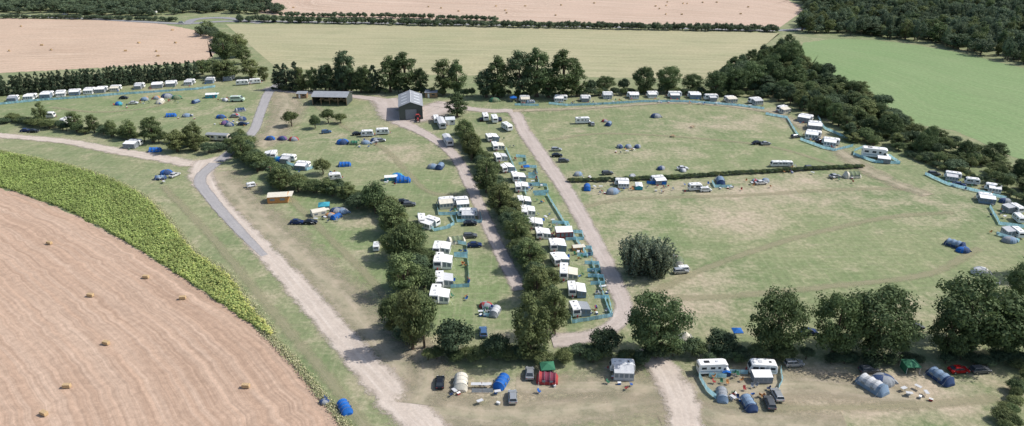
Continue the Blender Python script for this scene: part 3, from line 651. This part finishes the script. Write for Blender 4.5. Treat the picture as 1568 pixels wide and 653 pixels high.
def clutter(u,v,n=4,rr=3.0):
    x0,y0=G(u,v+3)
    for _ in range(n):
        x=x0+R.uniform(-rr,rr);y=y0+R.uniform(-rr,rr)-.8; k=R.random()
        if k<.55: obj('camp_chair',R.choice(CH),(x,y,.1),R.uniform(0,6.3),1.1)
        elif k<.75: obj('camping_table',TB,(x,y,.1),R.uniform(0,6.3),1.1)
        else: obj('cool_box',R.choice(CO),(x,y,.1),R.uniform(0,6.3),1.1)
def windbreak(pts,h=1.25,mat=TEAL,sc=1.0):
    W=[G(*p) for p in pts];m=MB()
    for (x0,y0),(x1,y1) in zip(W,W[1:]):
        Ln=math.hypot(x1-x0,y1-y0);n=max(1,int(Ln/1.5));nx_,ny_=-(y1-y0)/max(Ln,.1)*.12,(x1-x0)/max(Ln,.1)*.12
        for i in range(n):
            a=i/n;b=(i+1)/n;mid=(a+b)/2;sg=R.uniform(-1,1)
            p=[(x0+(x1-x0)*t+nx_*s_*sg,y0+(y1-y0)*t+ny_*s_*sg) for t,s_ in((a,0),(mid,1),(b,0))]
            dz=R.uniform(-.05,.05)
            m.add([(q[0],q[1],.1) for q in p]+[(q[0],q[1],h-.05+dz) for q in p],[(0,1,4,3),(1,2,5,4)],mat)
            m.cyl((p[0][0],p[0][1],0),(p[0][0],p[0][1],h+.1),.025,.025,4,WOOD)
    obj('windbreak',m.mesh('windbreak_cloth'))
def pitch(u,v,ang,aw=None,cv=None,cl=2,scl=1.0):
    """caravan with awning on its local +y side"""
    ang+=R.uniform(-6,6)
    a=rad(ang);x,y=G(u,v+1.2*S(v)*.85);nx_,ny_=-math.sin(a),math.cos(a)
    cm=CARAV[cv] if cv is not None else R.choice(CARAV)
    obj('caravan',cm,(x-nx_*1.3,y-ny_*1.3,.09),a,scl*R.uniform(.9,1.03))
    am=aw if aw is not None else R.choice(AWN)
    if am!='none': obj('caravan_awning',am,(x-nx_*.1+ny_*R.uniform(-.6,.6),y-ny_*.1-nx_*R.uniform(-.6,.6),.09),a,scl*R.uniform(.88,1.03))
    if cl: 
        x0,y0=x+nx_*4.5,y+ny_*4.5
        for _ in range(cl): obj('camp_chair',R.choice(CH),(x0+R.uniform(-2.5,2.5),y0+R.uniform(-1.2,1.2),.1),R.uniform(0,6.3),1.1)
def car(u,v,ang,i,name='parked_car'): return P(name,CARS[i],u,v,ang,1.0,.7)
# top-left row
for u,v in [(20,153),(47,150),(72,147),(93,145),(114,143),(137,141),(156,139),(177,137),(213,134),(241,132),(262,130),(291,128),(322,125),(352,121)]: pitch(u,v-1,180+R.uniform(5,16),cl=1)
windbreak([(0,161),(60,155),(120,151),(180,146),(240,142),(300,138),(330,134)])
P('caravan',CARAV[2],372,128,10);P('caravan',CARAV[0],391,126,20)
P('camper_van',VANG,364,153,5,1.35);P('dome_tent',DM['navy'],256,147,20,1.3);P('dome_tent',DM['green'],271,149,0,1.2);P('tunnel_tent',TN['cream'],246,155,100);P('frame_tent',FT['teal'],324,147,10)
for k,u,v in [('grey',222,151),('orange',240,149),('cyan',182,158),('blue',338,178),('navy',372,181),('navy',352,190),('grey',286,176),('lg',345,152),('purple',345,187),('red',362,176)]: P('dome_tent',DM[k],u,v,R.uniform(0,180),.95)
car(360,178,5,7);car(190,150,5,0);car(372,190,5,2);car(205,158,10,4)
P('tunnel_tent',TN['blue'],262,176,15,.85);P('tunnel_tent',TN['navy'],368,168,30,.9);P('tunnel_tent',TN['bg'],300,155,70,.8)
for u,v in [(225,152),(262,155),(340,150),(350,183),(370,187),(290,175),(190,158)]: clutter(u,v,7,5)
pitch(205,221,175,AWN[0],0);P('tunnel_tent',TN['blue'],238,229,10,.9);P('caravan',CARAV[1],76,178,5);P('caravan',CARAV[3],103,186,80);car(40,200,5,2);car(52,201,5,0);P('tunnel_tent',TN['bg'],246,271,15,.75);P('dome_tent',DM['blue'],255,263,15,1.0);car(268,268,70,4);clutter(250,274,4)
def static(Lc=9.5,wall=CREAM,roof=GREY):
    m=MB();h=Lc/2;m.box(0,0,1.55,Lc,3.0,2.2,wall);m.box(0,0,.3,Lc-.3,2.7,.3,BLACK)
    m.add([(-h-.1,-1.6,2.67),(h+.1,-1.6,2.67),(h+.1,0,3.08),(-h-.1,0,3.08),(-h-.1,1.6,2.67),(h+.1,1.6,2.67)],[(0,1,2,3),(3,2,5,4)],roof)
    m.add([(-h,-1.5,2.65),(-h,1.5,2.65),(-h,0,3.04),(h,-1.5,2.65),(h,1.5,2.65),(h,0,3.04)],[(0,2,1),(3,4,5)],wall)
    for y in(-1,1):
        for x in(-h+1.2,-h+3.2,h-3.0,h-1.2): m.box(x,y*1.51,1.8,1.2,.05,.8,GLASS);m.box(x,y*1.505,1.8,1.35,.03,.95,WHITE)
        m.box(.3,y*1.51,1.45,.8,.06,1.9,WHITE)
    for x in(-1,1): m.box(x*(h+.01),0,1.8,.05,1.8,.9,GLASS)
    m.box(.3,-2.0,.35,1.4,.9,.7,WOOD)
    return m.mesh('static_caravan_body')
ST=static();ST2=static(10,LGREY,LGREY);P('static_caravan',ST,335,212,172,1.0)
P('static_caravan',ST2,676,190,103,1.0,1.3);P('static_caravan',ST2,686,216,106,.95,1.3);P('caravan',CARAV[2],668,184,100)
P('frame_tent',FT['orange'],427,304,8,1.3);P('folding_table',TB,385,286,10,1.5);P('caravan',CARAV[1],385,283,30,.6)
# upper middle field
for k,u,v in [('purple',433,211),('red',450,212),('blue',414,211)]: P('dome_tent',DM[k],u,v,R.uniform(0,180),.95)
for u,v,a in [(415,237,100),(440,244,170),(462,254,170),(513,269,20)]: pitch(u,v,a,scl=.9)
P('dome_tent',DM['cyan'],428,243,0);windbreak([(420,240),(440,252),(470,262),(480,258)])
P('dome_tent',DM['blue'],525,217,0,1.2);P('tunnel_tent',TN['green'],542,218,0,.8);P('caravan',CARAV[1],563,206,10);P('caravan',CARAV[3],586,203,10);P('dome_tent',DM['navy'],575,214,0);P('dome_tent',DM['grey'],560,217,0,.9);clutter(560,217,8,5)
P('tunnel_tent',TN['blue'],528,251,10,.85);P('tunnel_tent',TN['blue'],617,275,5,1.0);P('frame_tent',FT['teal'],597,272,10,.75);P('dome_tent',DM['cyan'],608,268,0);P('tunnel_tent',TN['bg'],674,254,80,.9);P('dome_tent',DM['grey'],663,254,0)
car(583,215,10,7);car(627,313,10,3);car(617,309,10,0);clutter(600,277,4);car(500,202,20,6);car(547,205,20,0)
P('dome_tent',DM['navy'],516,322,0,1.1);P('frame_tent',FT['cream'],488,325,30,.9);P('gazebo',GZ['teal'],497,319,10,1.1);P('tunnel_tent',TN['blue'],515,330,60,.7);P('dome_tent',DM['grey'],524,322,0,1.0);P('dome_tent',DM['orange'],506,328,0,.8);clutter(500,333,9,4)
car(455,340,0,2);car(476,340,0,0);P('camper_van',VAN,577,377,95,.9)
# barn-side caravans
for u,v,a in [(743,181,100),(757,184,100),(776,196,115)]: P('caravan',R.choice(CARAV),u,v,a,1.1)
car(765,183,100,2);car(737,183,100,0)
# left of the middle lane
pitch(684,311,188,AWN[3],0);pitch(706,312,185,AWN[5],1);pitch(716,329,185,AWN[1]);pitch(657,342,150,AWN[5]);P('caravan',CARAV[1],646,338,100)
windbreak([(668,312),(672,330),(700,330),(708,320)]);windbreak([(697,325),(700,341),(738,342),(735,325)]);windbreak([(640,330),(665,355),(690,350)]);windbreak([(690,332),(696,345),(685,350)])
for u,v,a in [(677,381,-87),(679,401,-87),(681,429,-88),(675,452,-88)]: pitch(u,v,a,R.choice([AWN[1],AWN[5],AWN[0]]),cl=3,scl=1.05)
windbreak([(690,372),(714,376),(716,392),(695,392)]);windbreak([(695,394),(716,396),(719,440),(690,442)]);windbreak([(662,395),(665,470)])
P('tunnel_tent',TN['olive'],698,367,20,1.0);car(720,342,5,0);car(720,361,5,3);car(727,375,5,2)
P('tunnel_tent',TN['lg'],758,475,75,.8);P('dome_tent',DM['red'],744,465,0,.8);clutter(745,472,8,2.5);windbreak([(736,466),(742,485),(752,486)]);car(740,508,95,6)
# right column along the long lane
col=[(753,212,-70),(760,226,-70),(768,241,-72),(776,256,-73),(795,271,-75),(797,286,-78),(803,309,-78),(811,326,-80),(822,343,-82),(833,357,-84),(855,375,-85),(855,395,-85),(871,417,-85),(880,442,-85),(890,471,-86)]
for u,v,a in col: pitch(u+R.uniform(-3,3),v+R.uniform(-2,2),a+R.uniform(-8,8),R.choice(AWN),cl=3,scl=R.uniform(.9,1.0))
for (u0,v0),(u1,v1) in [((775,230),(806,300)),((818,300),(836,300))]: windbreak([(u0,v0),(u1,v1)])
for u,v,w in [(800,278,26),(805,262,18),(790,246,16),(812,290,28),(845,348,28),(862,362,32),(880,386,28),(895,410,24),(900,430,26)]: windbreak([(u,v-5),(u+w*.9,v-4),(u+w,v+6),(u+4,v+7)])
windbreak([(910,458),(932,458),(938,486),(876,496),(874,488)]);windbreak([(905,400),(935,485)]);windbreak([(838,300),(862,340),(900,395)])
P('caravan_awning',AWR[0],862,356,185,1.2);P('dome_tent',DM['red'],836,358,0,.9);P('gazebo',GZ['blue'],806,257,10,.7);P('frame_tent',FT['orange'],884,378,10,.6)
for u,v in [(820,262),(822,280),(850,352),(890,385),(905,415),(915,440),(905,476),(835,335)]: clutter(u,v,5,2.4)
# top-right row
for u,v,a in [(803,153,178),(858,152,178),(896,152,180),(930,147,182),(969,147,180),(999,146,184),(1033,147,180),(1062,147,182),(1089,151,186),(1118,153,184),(1157,156,200),(1200,169,212)]: pitch(u,v,a,cl=2,scl=1.05)
P('gazebo',GZ['blue'],786,153,10);P('dome_tent',DM['green'],757,153,0,1.2);P('tunnel_tent',TN['grey'],812,155,10,.8)
windbreak([(788,162),(825,163)]);windbreak([(840,160),(870,163),(920,161),(985,157),(1045,157),(1080,159),(1130,163),(1170,168)]);windbreak([(1172,176),(1205,182),(1222,210)])
for u,v in [(870,157),(912,157),(945,153),(1015,153),(1050,153),(1105,157),(1140,160),(1075,156)]: clutter(u,v,4,3)
for u,v,a in [(1232,182,150),(1246,194,160),(1244,208,160),(1271,219,150)]: pitch(u,v,a,AWN[0] if v<200 else AWN[5],scl=1.1)
car(1218,209,20,3);car(1255,216,20,0);windbreak([(1225,215),(1260,228),(1278,232),(1306,225)]);windbreak([(1252,180),(1262,198),(1300,215)])
P('motorhome',MH,1338,237,-20,1.35,1.4);P('motorhome_awning',AWN[0],1352,244,160,.9);windbreak([(1306,238),(1340,250),(1378,252),(1360,240)]);windbreak([(1306,238),(1308,232),(1325,226)])
for u,v,a,k in [(1458,271,160,1),(1520,289,150,5),(1507,304,160,2),(1548,320,100,4),(1549,356,90,1)]: pitch(u,v,a,AWN[k],scl=.92)
P('caravan',CARAV[1],1487,279,160,.9);car(1430,266,-15,3);P('caravan',CARAV[3],1558,335,80,.85)
windbreak([(1416,268),(1450,284),(1500,296),(1540,306)]);windbreak([(1515,318),(1530,345),(1568,350)]);windbreak([(1525,360),(1560,372)])
car(1468,283,-20,2);P('dome_tent',DM['grey'],1545,366,0,1.0);P('dome_tent',DM['navy'],1538,306,0,.9);clutter(1540,330,8,5);clutter(1480,286,4)
# open field
P('motorhome',MH,892,186,5,.95,1.2);car(907,190,90,1);P('tunnel_tent',TN['bg'],932,189,70,.8);P('dome_tent',DM['red'],926,184,0,.7);P('dome_tent',DM['navy'],1004,177,0,1.1)
for k,u in [('navy',949),('grey',962),('navy',976)]: P('dome_tent',DM[k],u,223,R.uniform(0,90),.8)
clutter(955,227,6,4);car(1160,219,10,0);car(1172,220,10,7);P('camp_chair',CH[3],1152,219,0,1.2)
car(852,229,2,1);car(853,238,2,0);car(863,246,2,3)
P('tunnel_tent',TN['blue'],899,286,85,.8);P('dome_tent',DM['grey'],938,292,30,1.1);pitch(952,281,180,AWN[5],scl=.9);P('frame_tent',FT['teal'],978,285,85,.7);pitch(1008,276,190,AWN[0],scl=.9);P('caravan',CARAV[1],1064,288,8,.95);P('camper_van',VAN,1080,290,5,.8);P('tunnel_tent',TN['bg'],1103,277,80,1.0);P('bell_tent',BELL,1100,272,0,.6)
for k,u,v in [('lg',968,268),('red',1156,276),('grey',1172,275),('navy',1012,256),('lg',1046,259),('grey',885,265)]: P('dome_tent',DM[k],u,v,R.uniform(0,180),.8)
pitch(1190,253,180,'none',1,scl=.9);pitch(1205,253,170,'none',3,scl=.8);car(1045,258,5,4);car(1240,257,5,3);P('tunnel_tent',TN['olive'],1304,268,5,1.1);car(1278,270,10,7);car(1165,280,10,4);car(930,265,10,3)
for u,v in [(920,290),(965,287),(1000,286),(1035,286),(1085,284),(1160,280),(1225,258),(900,268),(1290,272),(1120,283)]: clutter(u,v,5,4)
windbreak([(990,282),(1020,284)],mat=BLUE);windbreak([(1090,280),(1095,288),(1120,288)])
P('tunnel_tent',TN['bg'],1462,373,130,1.0);P('dome_tent',DM['blue'],1474,381,0,.9);P('dome_tent',DM['lg'],1500,414,0,1.25);P('bell_tent',BELL,1508,416,0,.7);P('dome_tent',DM['lg'],1525,430,0,.6)
P('tunnel_tent',TN['olive'],1040,400,80,.8);P('caravan',CARAV[1],1046,411,10,.6);car(1042,415,10,1);P('dome_tent',DM['red'],1030,390,0,.6)
P('bell_tent',BELL,1049,514,0,.75);P('gazebo',GZ['blue'],1128,509,0,.7);car(1237,508,5,2);car(1400,500,5,3)
# nearest row
car(674,585,93,0);P('tunnel_tent',TN['cream'],706,582,92,.95,1.2);P('tunnel_tent',TN['blue'],768,582,70,.85,1.0);car(811,571,88,7);car(785,607,92,1)
P('tunnel_tent',TN['maroon'],838,577,-5,.95,1.0);P('gazebo',GZ['green'],838,566,5,.95)
for u in(727,737,747): P('camping_table',TB,u,588,R.uniform(-10,10),1.3)
clutter(745,598,7,3.5);clutter(700,600,3,2);clutter(840,590,3,2.5);windbreak([(722,602),(755,602)],mat=LGREY)
pitch(953,566,176,AWN[1],0);clutter(935,578,4,2)
P('motorhome',MH,1090,562,3,.95,1.5);P('caravan',CARAV[3],1166,563,175,1.05,1.3);P('caravan_awning',AWN[0],1163,572,180,.8);P('frame_tent',FT['blue'],1110,566,90,.5)
windbreak([(1068,560),(1070,578),(1082,600),(1096,612)],1.35);windbreak([(1110,572),(1145,574)]);windbreak([(1195,566),(1198,585),(1192,596)]);windbreak([(1085,578),(1112,580)])
for u,v in [(1130,570),(1120,605),(1160,592),(1135,600),(1165,608),(1100,580)]: clutter(u,v,4,2.0)
P('tunnel_tent',TN['grey'],1105,602,80,.8);P('tunnel_tent',TN['bg'],1146,615,95,.85);car(1178,616,85,3);car(1189,604,90,1)
P('tunnel_tent',TN['lb'],1335,588,120,1.15);P('dome_tent',DM['navy'],1350,580,0,1.2);P('gazebo',GZ['green'],1392,562,0,.95);P('tunnel_tent',TN['bg'],1439,575,110,1.0);car(1467,566,5,5);clutter(1398,598,7,2.2);car(1330,566,5,3);car(1500,566,5,3);car(1215,556,5,1)
P('tunnel_tent',TN['blue'],528,621,120,.8);P('dome_tent',DM['navy'],497,611,0,.5);P('camp_chair',CH[3],500,606)
P('picnic_table',PIC,1060,193,20,1);P('picnic_table',PIC,1030,207,70,1)
# utility pole
m=MB();m.cyl((0,0,0),(0,0,8),.14,.09,8,WOOD);m.box(0,0,7.5,1.6,.1,.12,WOOD)
for x in(-.7,0,.7): m.cyl((x,0,7.55),(x,0,7.8),.05,.04,6,LGREY)
P('utility_pole',m.mesh('utility_pole_shaft'),418,288,0,1,0)
# straw bales
def bale():
    st=paint('straw',(.50,.36,.20),.95,.25,6);m=MB();m.lofty([(-1.1,.05),(-1.15,.6),(-1.1,1.15),(1.1,1.15),(1.15,.6),(1.1,.05)],[(-.6,.97),(-.55,1),(.55,1),(.6,.97)],st,0,.6)
    for x in(-.7,-.23,.23,.7): m.box(x,0,1.16,.03,1.1,.02,BLACK)
    return m.mesh('straw_bale_block')
BA=bale()
for u,v in [(76,373),(139,453),(163,526),(280,457),(224,425),(377,592),(103,592),(68,634)]: P('straw_bale',BA,u,v,R.uniform(-30,20),.7,.3)
for i in range(26):
    P('straw_bale',BA,R.uniform(440,1180),R.uniform(2,28),R.uniform(0,180),.8,.3)
for i in range(10): P('straw_bale',BA,R.uniform(10,280),R.uniform(40,90),R.uniform(0,180),.8,.3)
for u,v,i in [(100,22,4),(420,33,2),(700,36,0)]: car(u,v,3,i)
P('camper_van',VAN,232,20,5,1.8);car(278,35,5,1);car(310,36,5,4)
# ---------------- buildings ----------------
def part(p,name,mb): o=obj(name,mb.mesh(name)); o.parent=p
DKG=paint('dark_green_cladding',(.075,.09,.08),.6,.1,.4);ROOFG=paint('fibre_cement_roof',(.30,.32,.34),.8,.15,.5,stripe=((.2,.21,.23),1.5,'Y'));ROOFL=paint('rooflight',(.6,.63,.64),.4,.05);CONC=paint('concrete',(.4,.38,.35),.9,.1)
x,y=G(630,184)
def barn():
    W=10.5;D=21;E=6.2;Rg=8.2
    e=empty('steel_barn',(x,y,0.09),rad(8));w=MB();h=W/2
    w.box(0,D-.1,E/2,W,.2,E,DKG);w.box(-h+.1,D/2,E/2,.2,D-.4,E,DKG);w.box(h-.1,D/2,E/2,.2,D-.4,E,DKG)
    for s_ in(-1,1): w.box(s_*(h-1.35),.1,E/2,2.7,.2,E,DKG)
    w.box(0,.1,(4.8+E)/2,W-5.4,.2,E-4.8,DKG)
    for yy in(0,D-.2): w.add([(-h,yy,E),(h,yy,E),(0,yy,Rg),(-h,yy+.2,E),(h,yy+.2,E),(0,yy+.2,Rg)],[(0,1,2),(5,4,3),(0,3,4,1),(1,4,5,2),(2,5,3,0)],DKG)
    for xx in(-h+.05,h-.05): w.box(xx+(-.08 if xx<0 else .08),D/2,.6,.1,D,1.2,CONC)
    part(e,'walls',w);r=MB()
    for s_ in(-1,1):
        r.hexa([(0,-.4,Rg),(s_*(h+.35),-.4,E-.1),(s_*(h+.35),D+.4,E-.1),(0,D+.4,Rg)],[(0,-.4,Rg+.12),(s_*(h+.35),-.4,E+.02),(s_*(h+.35),D+.4,E+.02),(0,D+.4,Rg+.12)],ROOFG)
        for yy in(3,8,13,18):
            t0,t1=.3,.75; q=lambda t,k:(s_*(h+.35)*t,k,Rg+.15+(E+.02-Rg-.12)*t)
            r.add([q(t0,yy-.5),q(t1,yy-.5),q(t1,yy+.5),q(t0,yy+.5)],[(0,1,2,3)],ROOFL)
    r.cyl((0,-.4,Rg+.12),(0,D+.4,Rg+.12),.15,.15,6,LGREY);part(e,'roof',r)
    d=MB();d.box(0,.16,2.4,5.0,.08,4.7,GREY)
    for i in range(9): d.box(0,.10,.3+i*.5,5.0,.04,.05,BLACK)
    part(e,'roller_door',d)
barn()
x,y=G(505,162)
def openbarn():
    W=17;D=10;E=4.2;Rg=5.6;e=empty('open_fronted_barn',(x,y,.09),rad(-4));w=MB();h=W/2
    w.box(0,D-.1,E/2,W,.2,E,DKG);w.box(-h+.1,D/2,E/2,.2,D-.3,E,DKG);w.box(h-.1,D/2,E/2,.2,D-.3,E,DKG)
    for xx in(-h,h): w.add([(xx,0,E),(xx,D,E),(xx,D/2,Rg-.05)],[(0,1,2)],DKG)
    part(e,'walls',w);p_=MB()
    for i in range(5): p_.box(-h+.2+i*(W-.4)/4,.15,E/2,.22,.22,E,WOOD)
    p_.box(0,.15,E-.15,W,.16,.35,WOOD);part(e,'posts',p_);r=MB()
    r.hexa([(-h-.4,-.5,E-.1),(h+.4,-.5,E-.1),(h+.4,D/2,Rg),(-h-.4,D/2,Rg)],[(-h-.4,-.5,E+.02),(h+.4,-.5,E+.02),(h+.4,D/2,Rg+.12),(-h-.4,D/2,Rg+.12)],ROOFG)
    r.hexa([(-h-.4,D/2,Rg),(h+.4,D/2,Rg),(h+.4,D+.5,E-.1),(-h-.4,D+.5,E-.1)],[(-h-.4,D/2,Rg+.12),(h+.4,D/2,Rg+.12),(h+.4,D+.5,E+.02),(-h-.4,D+.5,E+.02)],ROOFG)
    part(e,'roof',r);b=MB()
    for i in range(8): b.box(-6+i*1.6,D-2,.6+.6*(i%3==0),1.4,1.6,1.2,paint('straw',(.5,.38,.22)))
    part(e,'straw_store',b)
openbarn()
def shed(u,v,w,d,h,wall,roof,name='timber_shed',ang=0):
    x,y=G(u,v);e=empty(name,(x,y,.09),rad(ang));m=MB();m.box(0,d/2,h/2,w,d,h,wall);part(e,'walls',m)
    r=MB();r.hexa([(-w/2-.2,-.2,h+.01),(w/2+.2,-.2,h+.01),(w/2+.2,d+.2,h+.5),(-w/2-.2,d+.2,h+.5)],[(-w/2-.2,-.2,h+.1),(w/2+.2,-.2,h+.1),(w/2+.2,d+.2,h+.6),(-w/2-.2,d+.2,h+.6)],roof);part(e,'roof',r)
    k=MB();k.box(-w*.2,-.03,1.0,.9,.05,2.0,WHITE);k.box(w*.2,-.03,1.5,w*.25,.05,.7,GLASS);part(e,'door_and_window',k)
shed(660,150,6,4,2.4,WOOD,ROOFG);shed(690,192,4,3,2.3,LGREY,ROOFL,'toilet_block',10)
shed(462,151,5,3,2.2,WOOD,ROOFG)
# tractor by barn
def tractor():
    m=MB();m.frus((.1,1.9,-.35,.35),.8,(.1,1.8,-.3,.3),1.4,RED);m.frus((-1.1,.2,-.6,.6),1.0,(-.95,.1,-.55,.55),2.4,GLASS);m.box(-.42,0,2.45,1.3,1.3,.1,RED);m.box(.3,0,.75,2.6,.4,.3,BLACK)
    for y_ in(-1,1):
        m.cyl((-.7,y_*.55,.8),(-.7,y_*.95,.8),.8,.8,16,RUB);m.cyl((1.4,y_*.5,.5),(1.4,y_*.8,.5),.5,.5,14,RUB);m.cyl((-.7,y_*.93,.8),(-.7,y_*.97,.8),.35,.35,10,RED);m.box(-.7,y_*.75,1.68,1.2,.45,.08,RED)
    m.cyl((1.1,.2,1.4),(1.1,.2,2.2),.04,.04,6,BLACK);return m.mesh('tractor_body')
P('tractor',tractor(),640,184,-80,1.2,.7)
# ---------------- light, camera ----------------
EL,AZ=math.radians(47),math.radians(80)
w=bpy.data.worlds.new('World');scene.world=w;w.use_nodes=True;nt=w.node_tree
sky=nt.nodes.new('ShaderNodeTexSky');sky.sky_type='NISHITA';sky.sun_disc=False;sky.sun_elevation=EL;sky.sun_rotation=AZ;sky.dust_density=2.0
nt.links.new(sky.outputs[0],nt.nodes['Background'].inputs[0]);nt.nodes['Background'].inputs[1].default_value=.15
sl=bpy.data.lights.new('sun','SUN');sl.energy=4.4;sl.angle=math.radians(.5);sl.color=(1,.96,.91);so=bpy.data.objects.new('sun',sl);scene.collection.objects.link(so)
d=Vector((math.sin(AZ)*math.cos(EL),math.cos(AZ)*math.cos(EL),math.sin(EL)));so.rotation_euler=d.to_track_quat('Z','Y').to_euler();so.location=d*300
cd=bpy.data.cameras.new('camera');cd.sensor_width=36;cd.lens=36*F/1568;cd.clip_end=20000;cd.clip_start=1
co=bpy.data.objects.new('camera',cd);scene.collection.objects.link(co);co.location=(0,0,H);co.rotation_euler=(math.radians(90)-PIT,0,0);scene.camera=co
scene.view_settings.view_transform='Standard';scene.view_settings.look='None';scene.view_settings.exposure=0
print('OBJECTS',len(scene.objects))
